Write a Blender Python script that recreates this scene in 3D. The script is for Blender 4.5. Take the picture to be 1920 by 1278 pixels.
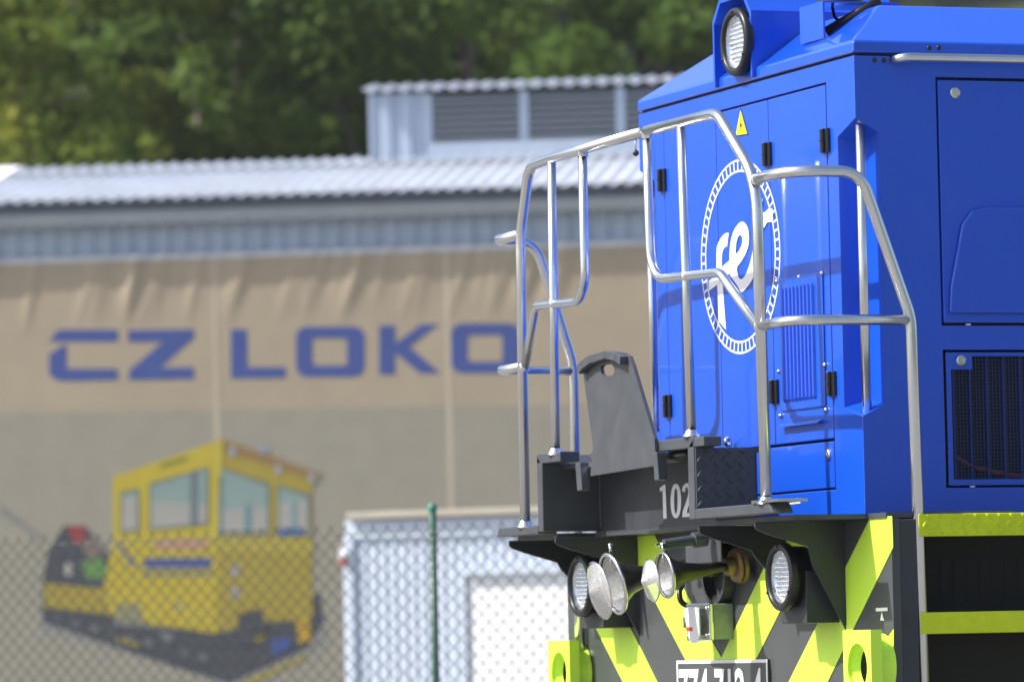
import bpy, bmesh, math, random
from mathutils import Vector, Matrix
random.seed(7)
for o in list(bpy.data.objects): bpy.data.objects.remove(o)
S = bpy.context.scene
COL = S.collection

# ------------------------------------------------------------------ camera
FPX = 10000.0                      # focal length in photo pixels (1920 wide)
PITCH, YAW, ROLL = math.radians(3.332), math.radians(20.465), math.radians(-1.209)
_f = Vector((math.sin(YAW)*math.cos(PITCH), math.cos(YAW)*math.cos(PITCH), math.sin(PITCH)))
_r = Vector((math.cos(YAW), -math.sin(YAW), 0)); _u = _r.cross(_f)
R2 = _r*math.cos(ROLL) + _u*math.sin(ROLL); U2 = -_r*math.sin(ROLL) + _u*math.cos(ROLL)
def ray(x, y): return _f + R2*((x-960)/FPX) - U2*((y-639)/FPX)
DECK = 2.0
CAM = Vector((0, 0, DECK)) - ray(1622, 956).normalized()*19.0
cd = bpy.data.cameras.new('camera'); cam = bpy.data.objects.new('camera', cd); COL.objects.link(cam)
cd.sensor_width = 36; cd.sensor_fit = 'HORIZONTAL'; cd.lens = 36*FPX/1920; cd.clip_end = 3000; cd.clip_start = 0.5
cam.matrix_world = Matrix(((R2.x, U2.x, -_f.x, CAM.x), (R2.y, U2.y, -_f.y, CAM.y), (R2.z, U2.z, -_f.z, CAM.z), (0, 0, 0, 1)))
cd.dof.use_dof = True; cd.dof.focus_distance = 18.75; cd.dof.aperture_fstop = 3.7
S.camera = cam

# ------------------------------------------------------------------ light
SUN = Vector((-1.0, 0.27, 1.12)).normalized()
w = bpy.data.worlds.new('World'); S.world = w; w.use_nodes = True
nt = w.node_tree; bg = nt.nodes['Background']; sky = nt.nodes.new('ShaderNodeTexSky')
sky.sky_type = 'NISHITA'; sky.sun_disc = False
sky.sun_elevation = math.asin(SUN.z); sky.sun_rotation = math.atan2(SUN.x, SUN.y) % (2*math.pi)
sky.air_density = 1.0; sky.dust_density = 2.6
nt.links.new(sky.outputs[0], bg.inputs[0]); bg.inputs[1].default_value = 0.12
sd = bpy.data.lights.new('sun', 'SUN'); sd.energy = 4.6; sd.angle = math.radians(0.53); sd.color = (1.0, 0.955, 0.88)
sun = bpy.data.objects.new('sun', sd); COL.objects.link(sun); sun.location = (-20, 8, 30)
sun.rotation_euler = SUN.to_track_quat('Z', 'Y').to_euler()
vs = S.view_settings; vs.view_transform = 'Standard'; vs.look = 'None'; vs.exposure = 0.72; vs.gamma = 1; vs.use_curve_mapping = False

# ------------------------------------------------------------------ pixels to places (a plane gives the distance)
def atX(x, y, X): d = ray(x, y); return CAM + d*((X-CAM.x)/d.x)
def atY(x, y, Y): d = ray(x, y); return CAM + d*((Y-CAM.y)/d.y)
def atD(x, y, D): d = ray(x, y); return CAM + d*D

# ------------------------------------------------------------------ materials
def node_mat(name):
    m = bpy.data.materials.new(name); m.use_nodes = True
    return m, m.node_tree, m.node_tree.nodes['Principled BSDF']
def mat(name, col, rough=0.5, metal=0.0, coat=0.0, var=0.0, vscale=4.0, bump=0.0, bscale=60.0, stretch=(1, 1, 1), rvar=0.0, spec=0.5, bdetail=4):
    m, t, b = node_mat(name)
    b.inputs['Base Color'].default_value = (*col, 1); b.inputs['Roughness'].default_value = rough
    b.inputs['Metallic'].default_value = metal; b.inputs['Coat Weight'].default_value = coat; b.inputs['Coat Roughness'].default_value = 0.04
    b.inputs['Specular IOR Level'].default_value = spec
    tc = t.nodes.new('ShaderNodeTexCoord'); mp = t.nodes.new('ShaderNodeMapping'); mp.inputs['Scale'].default_value = stretch
    t.links.new(tc.outputs['Object'], mp.inputs[0])
    if var or rvar:
        n = t.nodes.new('ShaderNodeTexNoise'); n.inputs['Scale'].default_value = vscale; n.inputs['Detail'].default_value = 6
        n.inputs['Roughness'].default_value = 0.65
        t.links.new(mp.outputs[0], n.inputs['Vector'])
        if var:
            r = t.nodes.new('ShaderNodeMapRange'); r.inputs[1].default_value = 0.3; r.inputs[2].default_value = 0.7
            r.inputs[3].default_value = 1-var; r.inputs[4].default_value = 1+var
            x = t.nodes.new('ShaderNodeVectorMath'); x.operation = 'SCALE'; x.inputs[0].default_value = col
            t.links.new(n.outputs['Fac'], r.inputs[0]); t.links.new(r.outputs[0], x.inputs['Scale']); t.links.new(x.outputs[0], b.inputs['Base Color'])
        if rvar:
            r = t.nodes.new('ShaderNodeMapRange'); r.inputs[1].default_value = 0.3; r.inputs[2].default_value = 0.7
            r.inputs[3].default_value = max(0.02, rough-rvar); r.inputs[4].default_value = rough+rvar
            t.links.new(n.outputs['Fac'], r.inputs[0]); t.links.new(r.outputs[0], b.inputs['Roughness'])
    if bump:
        n2 = t.nodes.new('ShaderNodeTexNoise'); n2.inputs['Scale'].default_value = bscale; n2.inputs['Detail'].default_value = bdetail
        t.links.new(mp.outputs[0], n2.inputs['Vector'])
        bp = t.nodes.new('ShaderNodeBump'); bp.inputs['Strength'].default_value = bump; bp.inputs['Distance'].default_value = 0.01
        t.links.new(n2.outputs['Fac'], bp.inputs['Height']); t.links.new(bp.outputs[0], b.inputs['Normal'])
    return m
BLUE = mat('blue_paint', (0.006, 0.083, 0.62), 0.28, coat=0.75, var=0.04, vscale=1.6, bump=0.22, bscale=1.7, bdetail=0)
STEEL = mat('brushed_stainless', (0.70, 0.715, 0.735), 0.24, metal=1.0, var=0.03, vscale=4, rvar=0.03)
GREY = mat('grey_platform_paint', (0.058, 0.063, 0.075), 0.40, var=0.12, vscale=9, bump=0.05, bscale=90, rvar=0.08)
DARK = mat('dark_frame_paint', (0.034, 0.038, 0.046), 0.42, var=0.15, vscale=7, bump=0.05, bscale=70, rvar=0.1)
PANEL = mat('grey_front_panel_paint', (0.064, 0.071, 0.073), 0.33, var=0.06, vscale=6, rvar=0.06)
YEL = mat('fluorescent_yellow_paint', (0.64, 0.95, 0.07), 0.4, var=0.03, vscale=8)
YELT = mat('worn_yellow_tread_paint', (0.60, 0.70, 0.006), 0.45, var=0.10, vscale=12)
WHITE = mat('white_vinyl', (0.82, 0.83, 0.85), 0.4)
BLACK = mat('black_plastic', (0.012, 0.012, 0.014), 0.35, rvar=0.05, vscale=20)
RUBBER = mat('black_rubber_seal', (0.008, 0.008, 0.012), 0.8)
VOID = mat('dark_interior', (0.012, 0.012, 0.014), 0.8)
BRASS = mat('brass', (0.26, 0.17, 0.075), 0.48, metal=0.7, var=0.15, vscale=30)
SILVER = mat('polished_reflector', (0.95, 0.95, 0.95), 0.24, metal=1.0, bump=0.3, bscale=70)
CHROME = mat('zinc_plated', (0.72, 0.72, 0.72), 0.2, metal=1.0)
RED = mat('red_reflective', (0.75, 0.05, 0.02), 0.4)
SIGNY = mat('warning_yellow', (0.85, 0.66, 0.02), 0.4)
SOCKET = mat('grey_green_socket', (0.22, 0.27, 0.2), 0.5, var=0.1, vscale=30)
ORANGE = mat('rusty_hose', (0.22, 0.06, 0.03), 0.6)
def glass_mat():
    m, t, b = node_mat('lamp_glass')
    b.inputs['Base Color'].default_value = (0.9, 0.95, 1, 1); b.inputs['Roughness'].default_value = 0.03
    b.inputs['Transmission Weight'].default_value = 1.0; b.inputs['IOR'].default_value = 1.2
    return m
GLASS = glass_mat()
def mesh_cover_mat():
    m, t, b = node_mat('horn_gauze')
    b.inputs['Base Color'].default_value = (0.78, 0.78, 0.78, 1); b.inputs['Metallic'].default_value = 0.75; b.inputs['Roughness'].default_value = 0.42
    tc = t.nodes.new('ShaderNodeTexCoord'); ck = t.nodes.new('ShaderNodeTexNoise'); ck.inputs['Scale'].default_value = 350
    t.links.new(tc.outputs['Object'], ck.inputs['Vector'])
    r = t.nodes.new('ShaderNodeMapRange'); r.inputs[1].default_value = 0.35; r.inputs[2].default_value = 0.5; r.inputs[3].default_value = 0.12; r.inputs[4].default_value = 0.8
    t.links.new(ck.outputs['Fac'], r.inputs[0]); t.links.new(r.outputs[0], b.inputs['Alpha'])
    return m
GAUZE = mesh_cover_mat()

# ------------------------------------------------------------------ mesh helpers
ACC = {}
def empty(name, loc, rz=0.0, label=None, cat=None, group=None, world_frame=False):
    o = bpy.data.objects.new(name, None); COL.objects.link(o); o.location = loc; o.rotation_euler = (0, 0, rz)
    o.empty_display_size = 0.2
    if label: o['label'] = label
    if cat: o['category'] = cat
    if group: o['group'] = group
    ACC[o] = Vector(loc) if world_frame else Vector((0, 0, 0))
    return o
def obj(name, verts, faces, m, parent=None, smooth=False, bevel=0.0, kind=None, seg=2):
    vs_ = [Vector(v) for v in verts]
    lo = Vector((min(v.x for v in vs_), min(v.y for v in vs_), min(v.z for v in vs_))); hi = Vector((max(v.x for v in vs_), max(v.y for v in vs_), max(v.z for v in vs_)))
    c = (lo+hi)/2
    me = bpy.data.meshes.new(name); me.from_pydata([tuple(v-c) for v in vs_], [], faces); me.update()
    bm = bmesh.new(); bm.from_mesh(me); bmesh.ops.recalc_face_normals(bm, faces=bm.faces); bm.to_mesh(me); bm.free()
    o = bpy.data.objects.new(name, me); COL.objects.link(o)
    if m: me.materials.append(m)
    if smooth:
        me.polygons.foreach_set('use_smooth', [True]*len(me.polygons))
    if bevel:
        b = o.modifiers.new('bevel', 'BEVEL'); b.width = bevel; b.segments = seg; b.limit_method = 'ANGLE'
    o.location = c - (ACC[parent] if parent else Vector((0, 0, 0)))
    if parent: o.parent = parent
    ACC[o] = c
    if kind: o['kind'] = kind
    return o
def again(src, name, at, parent, rot=None):
    o = bpy.data.objects.new(name, src.data); COL.objects.link(o); o.parent = parent
    o.location = Vector(at) - ACC[parent]; ACC[o] = Vector(at)
    if rot: o.rotation_euler = rot
    return o
class MB:
    def __init__(s): s.v = []; s.f = []
    def add(s, v, f):
        n = len(s.v); s.v += [Vector(x) for x in v]; s.f += [tuple(i+n for i in q) for q in f]
    def box(s, x0, x1, y0, y1, z0, z1):
        s.add([(x0,y0,z0),(x1,y0,z0),(x1,y1,z0),(x0,y1,z0),(x0,y0,z1),(x1,y0,z1),(x1,y1,z1),(x0,y1,z1)],
              [(0,3,2,1),(4,5,6,7),(0,1,5,4),(1,2,6,5),(2,3,7,6),(3,0,4,7)])
    def prism(s, pts, off):
        n = len(pts); off = Vector(off); a = [Vector(p) for p in pts]; b = [p+off for p in a]
        s.add(a+b, [tuple(range(n))[::-1], tuple(range(n, 2*n))] + [(i, (i+1) % n, n+(i+1) % n, n+i) for i in range(n)])
    def tube(s, pts, r, n=14, cap=True):
        pts = [Vector(p) for p in pts]; base = len(s.v)
        t0 = (pts[1]-pts[0]).normalized(); up = Vector((0, 0, 1)) if abs(t0.z) < 0.9 else Vector((1, 0, 0))
        nrm = t0.cross(up).normalized(); k = len(pts)
        for i, p in enumerate(pts):
            t = (pts[min(i+1, k-1)]-pts[max(i-1, 0)]).normalized()
            nrm = (nrm - t*nrm.dot(t)).normalized(); bn = t.cross(nrm)
            rr = r[i] if isinstance(r, (list, tuple)) else r
            for j in range(n):
                a = 2*math.pi*j/n; s.v.append(p+nrm*math.cos(a)*rr+bn*math.sin(a)*rr)
        for i in range(k-1):
            for j in range(n):
                q = base+i*n
                s.f.append((q+j, q+(j+1) % n, q+n+(j+1) % n, q+n+j))
        if cap:
            s.f.append(tuple(base+j for j in range(n))[::-1]); s.f.append(tuple(base+(k-1)*n+j for j in range(n)))
    def lathe(s, c, ax, prof, n=32, cap=False):       # prof: (distance along axis, radius)
        c = Vector(c); ax = Vector(ax).normalized(); up = Vector((0, 0, 1)); e1 = ax.cross(up).normalized(); e2 = ax.cross(e1); base = len(s.v)
        for d, r in prof:
            for j in range(n):
                a = 2*math.pi*j/n; s.v.append(c+ax*d+e1*math.cos(a)*r+e2*math.sin(a)*r)
        for i in range(len(prof)-1):
            for j in range(n):
                q = base+i*n; s.f.append((q+j, q+(j+1) % n, q+n+(j+1) % n, q+n+j))
        if cap:
            s.f.append(tuple(base+j for j in range(n))); s.f.append(tuple(base+(len(prof)-1)*n+j for j in range(n)))
    def dome(s, c, ax, r, h, n=12, k=4):
        s.lathe(c, ax, [(h*math.sin(math.pi/2*i/k), max(1e-4, r*math.cos(math.pi/2*i/k))) for i in range(k+1)], n)
    def build(s, name, m, parent=None, **kw): return obj(name, s.v, s.f, m, parent, **kw)
def fillet(pts, rad, k=6):
    pts = [Vector(p) for p in pts]; out = [pts[0]]
    for i in range(1, len(pts)-1):
        p, a, b = pts[i], pts[i-1]-pts[i], pts[i+1]-pts[i]
        la, lb = a.length, b.length; a = a.normalized(); b = b.normalized()
        ang = a.angle(b)
        if ang > 3.10: out.append(p); continue
        rr = rad[i-1] if isinstance(rad, (list, tuple)) else rad
        d = min(rr/math.tan(ang/2), la*0.48, lb*0.48); r_ = d*math.tan(ang/2)
        c = p + (a+b).normalized()*(r_/math.sin(ang/2)); s0 = (p+a*d)-c; s1 = (p+b*d)-c
        for j in range(k+1):
            t = j/k; th = math.pi-ang; u0 = s0.normalized(); u1 = s1.normalized(); out.append(c+(u0*math.sin((1-t)*th)+u1*math.sin(t*th))/math.sin(th)*r_)
    out.append(pts[-1]); return out
def rail(name, pts, r, parent, rad=0.08, m=None):
    b = MB(); b.tube(fillet(pts, rad), r); return b.build(name, m or STEEL, parent, smooth=True)
def box(name, x0, x1, y0, y1, z0, z1, m, parent=None, bevel=0.0, **kw):
    b = MB(); b.box(x0, x1, y0, y1, z0, z1); return b.build(name, m, parent, bevel=bevel, **kw)
def prism(name, pts, off, m, parent=None, **kw):
    b = MB(); b.prism(pts, off); return b.build(name, m, parent, **kw)
def holed(axis, pos, depth, outer, holes, b):
    """wall sheet at axis=pos with rectangular holes; the hole edges go 'depth' inwards"""
    a0, a1, c0, c1 = outer
    A = sorted({a0, a1, *[h[0] for h in holes], *[h[1] for h in holes]}); Cc = sorted({c0, c1, *[h[2] for h in holes], *[h[3] for h in holes]})
    def pt(a, c, d=0.0): return (pos+d, a, c) if axis == 'x' else (a, pos+d, c)
    for i in range(len(A)-1):
        for j in range(len(Cc)-1):
            ma, mc = (A[i]+A[i+1])/2, (Cc[j]+Cc[j+1])/2
            if any(h[0] < ma < h[1] and h[2] < mc < h[3] for h in holes): continue
            b.add([pt(A[i], Cc[j]), pt(A[i+1], Cc[j]), pt(A[i+1], Cc[j+1]), pt(A[i], Cc[j+1])], [(0, 1, 2, 3)])
    for h in holes:
        q = [(h[0], h[2]), (h[1], h[2]), (h[1], h[3]), (h[0], h[3])]
        for k in range(4):
            p0, p1 = q[k], q[(k+1) % 4]
            b.add([pt(*p0), pt(*p1), pt(*p1, depth), pt(*p0, depth)], [(0, 1, 2, 3)])
def text_verts(body, size=1.0):
    c = bpy.data.curves.new('lettering', 'FONT'); c.body = body; c.size = size; c.resolution_u = 4; c.offset = .022
    o = bpy.data.objects.new('lettering', c); COL.objects.link(o); dg = bpy.context.evaluated_depsgraph_get()
    me = o.evaluated_get(dg).to_mesh(); v = [tuple(x.co) for x in me.vertices]; f = [tuple(p.vertices) for p in me.polygons]
    o.evaluated_get(dg).to_mesh_clear(); bpy.data.objects.remove(o); bpy.data.curves.remove(c)
    return v, f
def lettering(name, body, fn, x0, x1, z0, z1, m, parent):
    """flat letters stretched to fill a rectangle; fn maps (x,z) to a place"""
    v, f = text_verts(body); xs = [p[0] for p in v]; ys = [p[1] for p in v]; ax, bx, ay, by = min(xs), max(xs), min(ys), max(ys)
    return obj(name, [fn(x0+(p[0]-ax)/(bx-ax)*(x1-x0), z0+(p[1]-ay)/(by-ay)*(z1-z0)) for p in v], f, m, parent)
def structure(o): o['kind'] = 'structure'; return o

# ------------------------------------------------------------------ ground
GROUND = mat('gravel_yard', (0.19, 0.19, 0.185), 0.9, var=0.3, vscale=3, bump=0.4, bscale=8)
b = MB(); N = 24
for i in range(N+1):
    for j in range(N+1):
        b.v.append(Vector((-600+1200*i/N, -300+1200*j/N, 0)))
for i in range(N):
    for j in range(N):
        q = i*(N+1)+j; b.f.append((q, q+N+1, q+N+2, q+1))
structure(b.build('ground', GROUND))
BALLAST = mat('ballast', (0.17, 0.155, 0.14), 0.95, var=0.4, vscale=30, bump=0.9, bscale=25)
YC = 1.037
prism('track_bed', [(-30, YC-1.9, 0.004), (-30, YC+1.9, 0.004), (-30, YC+1.5, 0.13), (-30, YC-1.5, 0.13)], (60, 0, 0), BALLAST)['kind'] = 'structure'
bed = bpy.data.objects['track_bed']
WOOD = mat('sleeper_concrete', (0.28, 0.27, 0.25), 0.9, var=0.15, vscale=10)
s0 = box('sleeper', -1.12, -0.88, YC-1.25, YC+1.25, 0.10, 0.19, WOOD, bed, bevel=0.01)
for k in range(-18, 20):
    if k: again(s0, 'sleeper', (-1+k*0.62, YC, 0.145), bed)
RAILM = mat('rail_steel', (0.16, 0.10, 0.07), 0.5, metal=0.6, var=0.2, vscale=12)
for sgn in (-1, 1):
    y = YC+sgn*0.7535
    prism('rail', [(-30, y-.07, .185), (-30, y+.07, .185), (-30, y+.07, .20), (-30, y+.012, .225), (-30, y+.012, .30), (-30, y+.036, .315), (-30, y+.036, .35),
                   (-30, y-.036, .35), (-30, y-.036, .315), (-30, y-.012, .30), (-30, y-.012, .225), (-30, y-.07, .20)], (60, 0, 0), RAILM, bed)

# ================================================================== the locomotive
W = 2.074                                             # hood width, Y 0..W; front plane X=0; near side Y=0
LOCO = empty('locomotive', (3.0, YC, 0.35), label='blue shunting locomotive with stainless railings and yellow chevron front', cat='locomotive', world_frame=True)
HL = 6.5                                              # hood length
zb, zt = 1.985, 3.622                                 # hood bottom and top edge
NY, NX = 0.155, 0.088                                 # corner pocket size
pz0, pz1 = 2.335, 3.40                                # pocket at the corner edge
# ---- hood shell
b = MB()
dY0, dY1, dZ0, dZ1 = 0.252, 1.822, 2.083, 3.553      # front opening
holed('x', 0.0, 0.03, (NY, W-NY, zb, zt), [(dY0, dY1, dZ0, dZ1)], b)
sX0, sX1 = 0.318, 1.60
side_holes = [(sX0, sX1, 2.657, 3.551), (sX0+0.003, sX1, 2.077, 2.570), (1.95, 3.23, 2.657, 3.551), (1.953, 3.23, 2.077, 2.570)]
holed('y', 0.0, 0.03, (NX, HL, zb, zt), side_holes, b)
b.add([(NX, W, zb), (HL, W, zb), (HL, W, zt), (NX, W, zt)], [(0, 1, 2, 3)])
b.add([(HL, 0, zb), (HL, W, zb), (HL, W, zt), (HL, 0, zt)], [(0, 1, 2, 3)])
b.add([(0, NY, zb), (0, W-NY, zb), (NX, W-NY, zb), (NX, NY, zb)], [(0, 1, 2, 3)])
for s in (0, 1):                                      # corner with its pocket cut in
    def q(x, y, z, s=s): return (x, y if s == 0 else W-y, z)
    dz = 0.055
    for z0, z1, e in ((pz1, zt, 1), (zb, pz0, 0)):
        if e:  # above the pocket
            b.add([q(0, NY, pz1-dz), q(0, 0, pz1), q(0, 0, zt), q(0, NY, zt)], [(0, 1, 2, 3)])
            b.add([q(0, 0, pz1), q(NX, 0, pz1-dz+.005), q(NX, 0, zt), q(0, 0, zt)], [(0, 1, 2, 3)])
            b.add([q(0, 0, pz1), q(0, NY, pz1-dz), q(NX, NY, pz1-2*dz+.02), q(NX, 0, pz1-dz+.005)], [(0, 1, 2, 3)])
        else:
            b.add([q(0, 0, zb), q(0, NY, zb), q(0, NY, pz0+dz*.7), q(0, 0, pz0)], [(0, 1, 2, 3)])
            b.add([q(0, 0, zb), q(0, 0, pz0), q(NX, 0, pz0+dz*.8), q(NX, 0, zb)], [(0, 1, 2, 3)])
            b.add([q(0, 0, pz0), q(0, NY, pz0+dz*.7), q(NX, NY, pz0+dz*1.25), q(NX, 0, pz0+dz*.8)], [(0, 1, 2, 3)])
    b.add([q(0, NY, pz0+dz*.7), q(0, NY, pz1-dz), q(NX, NY, pz1-2*dz+.02), q(NX, NY, pz0+dz*1.25)], [(0, 1, 2, 3)])
    b.add([q(NX, NY, pz0+dz*1.25), q(NX, NY, pz1-2*dz+.02), q(NX, 0, pz1-dz+.005), q(NX, 0, pz0+dz*.8)], [(0, 1, 2, 3)])
bmv = b
HOOD = b.build('hood', BLUE, LOCO)
me = HOOD.data; bm = bmesh.new(); bm.from_mesh(me); bmesh.ops.remove_doubles(bm, verts=bm.verts, dist=0.0006); bmesh.ops.recalc_face_normals(bm, faces=bm.faces); bm.to_mesh(me); bm.free()
bv = HOOD.modifiers.new('bevel', 'BEVEL'); bv.width = 0.006; bv.segments = 3; bv.limit_method = 'ANGLE'; bv.angle_limit = math.radians(40)
box('door_seal', 0.024, 0.05, dY0-.01, dY1+.01, dZ0-.01, dZ1+.01, RUBBER, HOOD)
for k, (x0, x1) in enumerate(((sX0, sX1), (1.95, 3.23))):
    box('door_seal', x0-.01, x1+.01, 0.024, 0.05, 2.64, 3.56, RUBBER, HOOD)
# ---- front doors, drawer
G = 0.005
cuts = [dY0, 0.786, 1.291, dY1]; zmid = 2.262
for k in range(3):
    y0, y1 = cuts[k]+(G*1.3 if k == 0 else G*.6), cuts[k+1]-(G*1.3 if k == 2 else G*.6)
    d = box('front_door', -0.001, 0.022, y0, y1, zmid+G, dZ1-G*1.6, BLUE, HOOD, bevel=0.003)
    if k == 0: DOOR_R = d
DRAWER = box('front_flap', -0.001, 0.022, dY0+G*1.3, dY1-G*1.3, dZ0+G*1.4, zmid-G, BLUE, HOOD, bevel=0.003)
# hinges
def hinge(px, py):
    p = atX(px, py, -0.008); bb = MB()
    bb.box(p.x-.004, p.x+.009, p.y-.034, p.y+.034, p.z-.043, p.z+.043)
    bb.tube([(p.x-.008, p.y, p.z-.043), (p.x-.008, p.y, p.z+.043)], 0.011, 10)
    bb.box(p.x-.021, p.x-.0, p.y-.0125, p.y+.0125, p.z-.0015, p.z+.0015)
    bb.build('hinge', BLACK, HOOD, bevel=0.002)
for a in ((1240.5, 338), (1437.5, 289.5), (1546, 264), (1251, 761), (1450.5, 734), (1558, 719)): hinge(*a)
# ventilation panel with ribs
yA, yB = atX(1550, 640, 0).y, atX(1464, 640, 0).y; zA, zB = atX(1500, 775, 0).z, atX(1500, 528, 0).z
b = MB(); b.box(-.008, -.0015, yA+.012, yB-.005, zA+.015, zB+.02)
VENT = b.build('vent_panel', BLUE, DOOR_R, bevel=0.002)
ry0, ry1 = atX(1541, 640, 0).y, atX(1471, 640, 0).y; rz0, rz1 = atX(1505, 752, 0).z, atX(1505, 533, 0).z
for k in range(10):
    yy = ry0+(ry1-ry0)*(k+.5)/10; hw = (ry1-ry0)/10*.32
    prism('vent_rib', [(-.0075, yy-hw, rz0), (-.0075, yy+hw, rz0), (-.019, yy+hw*.5, rz0+.012), (-.019, yy-hw*.6, rz0+.012)], (0, 0, rz1-rz0-.012), BLUE, VENT, bevel=.002) if k else None
prism('drip_strip', [(-.0085, ry0, rz0-.075), (-.0085, ry1+.02, rz0-.075), (-.024, ry1+.02, rz0-.082), (-.024, ry0, rz0-.082)], (0, 0, -.006), BLUE, DOOR_R)
bm_ = MB(); bm_.dome((0, 0, 0), (-1, 0, 0), .0085, .009)
bolt0 = None
for a in ((1499, 519), (1541.5, 512), (1461, 696), (1547, 684), (1464, 779), (1549.5, 768), (1457, 527)):
    p = atX(*a, -.004)
    if bolt0 is None:
        bb = MB(); bb.dome(p, (-1, 0, 0), .009, .009); bolt0 = bb.build('bolt', CHROME, DOOR_R, smooth=True)
    else: again(bolt0, 'bolt', p+Vector((-.0045, 0, 0)), DOOR_R)
def lock(p, ax, parent):
    bb = MB(); bb.lathe(p, ax, [(0, .020), (.006, .020), (.009, .016), (.009, .009), (.004, .008), (.004, .0001)], 20)
    o = bb.build('lock', CHROME, parent, smooth=False)
    bb = MB(); a = Vector(ax)
    bb.lathe(Vector(p)+a*.0045, ax, [(0, .0075), (.001, .0001)], 8); bb.build('key_slot', BLACK, o) if parent is HOOD else None
lock(atX(1554, 852, -.001), (-1, 0, 0), DRAWER)
lock(atX(1365, 829, -.001), (-1, 0, 0), DRAWER)
# logo ring and script
def onF(y, z, d=.0025): return (-d, y, z)
b = MB(); lc = (1.079, 2.986); Ro, Ri = .371, .322
def ring(b, r0, r1, n=96):
    base = len(b.v)
    for i in range(n):
        a = 2*math.pi*i/n
        for r in (r0, r1): b.v.append(Vector(onF(lc[0]+r*math.cos(a)*1.03, lc[1]+r*math.sin(a)*.985)))
    for i in range(n):
        q = base+2*i; r_ = base+2*((i+1) % n); b.f.append((q, q+1, r_+1, r_))
ring(b, Ro-.0075, Ro); ring(b, Ri, Ri+.0075)
for i in range(60):
    a = 2*math.pi*i/60; c, s = math.cos(a), math.sin(a); h = .0042
    b.add([onF(lc[0]+(r*c-t*s)*1.03, lc[1]+(r*s+t*c)*.985) for r, t in ((Ri+.004, -h), (Ro-.004, -h), (Ro-.004, h), (Ri+.004, h))], [(0, 1, 2, 3)])
b.build('logo_ring', WHITE, HOOD)
def decal(name, loops, d, m, parent):
    bmh = bmesh.new(); ed = []
    for loop in loops:
        vs_ = [bmh.verts.new(atX(x, y, -d)) for x, y in loop]; ed += [bmh.edges.new((vs_[i], vs_[(i+1) % len(vs_)])) for i in range(len(vs_))]
    bmesh.ops.triangle_fill(bmh, use_beauty=True, use_dissolve=False, edges=ed)
    for i, v in enumerate(bmh.verts): v.index = i
    vv = [v.co.copy() for v in bmh.verts]; ff = [tuple(v.index for v in f.verts) for f in bmh.faces]; bmh.free()
    return obj(name, vv, ff, m, parent)
def cv(pts): return [(1330+x/7.1, 380+y/7.1) for x, y in pts]
def smooth_loop(pts):                                   # one round of corner cutting
    o = []
    for i in range(len(pts)):
        a, c = pts[i], pts[(i+1) % len(pts)]; o += [(a[0]*.75+c[0]*.25, a[1]*.75+c[1]*.25), (a[0]*.25+c[0]*.75, a[1]*.25+c[1]*.75)]
    return o
decal('logo_script', [cv([(258, 402), (225, 402), (190, 425), (150, 475), (120, 535), (102, 590), (97, 640), (95, 885), (105, 1090), (115, 1278), (125, 1576), (222, 1690), (190, 1278), (178, 1020), (165, 885), (165, 720), (172, 660), (190, 610), (212, 588), (235, 580)])], .0025, WHITE, HOOD)
decal('logo_script', [cv([(-10, 1045), (95, 965), (165, 855), (270, 768), (330, 800), (300, 905), (262, 945), (180, 1000), (105, 1090), (-5, 1175)])], .0032, WHITE, HOOD)
decal('logo_script', [smooth_loop(cv([(265, 930), (268, 768), (270, 640), (285, 500), (320, 380), (375, 290), (430, 248), (480, 268), (518, 350), (532, 470), (520, 580), (480, 690), (420, 790), (365, 855), (368, 920), (392, 1000), (428, 1024), (468, 985), (510, 900), (550, 780), (585, 600), (606, 540), (640, 620), (608, 930), (570, 1030), (510, 1120), (450, 1182), (415, 1188), (390, 1130), (340, 1050), (285, 985)])),
                      smooth_loop(cv([(348, 692), (354, 560), (374, 468), (410, 422), (437, 450), (442, 520), (422, 590), (386, 655)]))], .0039, WHITE, HOOD)
decal('logo_script', [[(1414, 458), (1420, 410), (1426, 372), (1430, 373), (1428.5, 400), (1435, 397), (1442, 390.5), (1448, 391), (1450, 418), (1444, 415.5), (1438, 417.5), (1430, 431), (1423, 470), (1415, 512)]], .0046, WHITE, HOOD)
# warning triangle
tri = [atX(x, y, -.0025) for x, y in ((1389, 207), (1380, 254), (1401, 251))]
prism('warning_sign', tri, (-.0015, 0, 0), SIGNY, HOOD)
c = sum(tri, Vector())/3
prism('warning_border', [c+(p-c)*1.13+Vector((.0008, 0, 0)) for p in tri], (-.0009, 0, 0), BLACK, HOOD)
prism('warning_flash', [Vector((-.0045, c.y+dy, c.z+dz)) for dy, dz in ((-.008, .03), (.010, .0), (.0, .0), (.008, -.025), (-.012, .008), (-.002, .008))], (-.0006, 0, 0), BLACK, HOOD)
prism('torn_sticker', [atX(x, y, -.0005) for x, y in ((1455, 941), (1468, 936), (1488, 939), (1496, 933), (1501, 943), (1462, 947))], (-.001, 0, 0), WHITE, HOOD)
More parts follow.
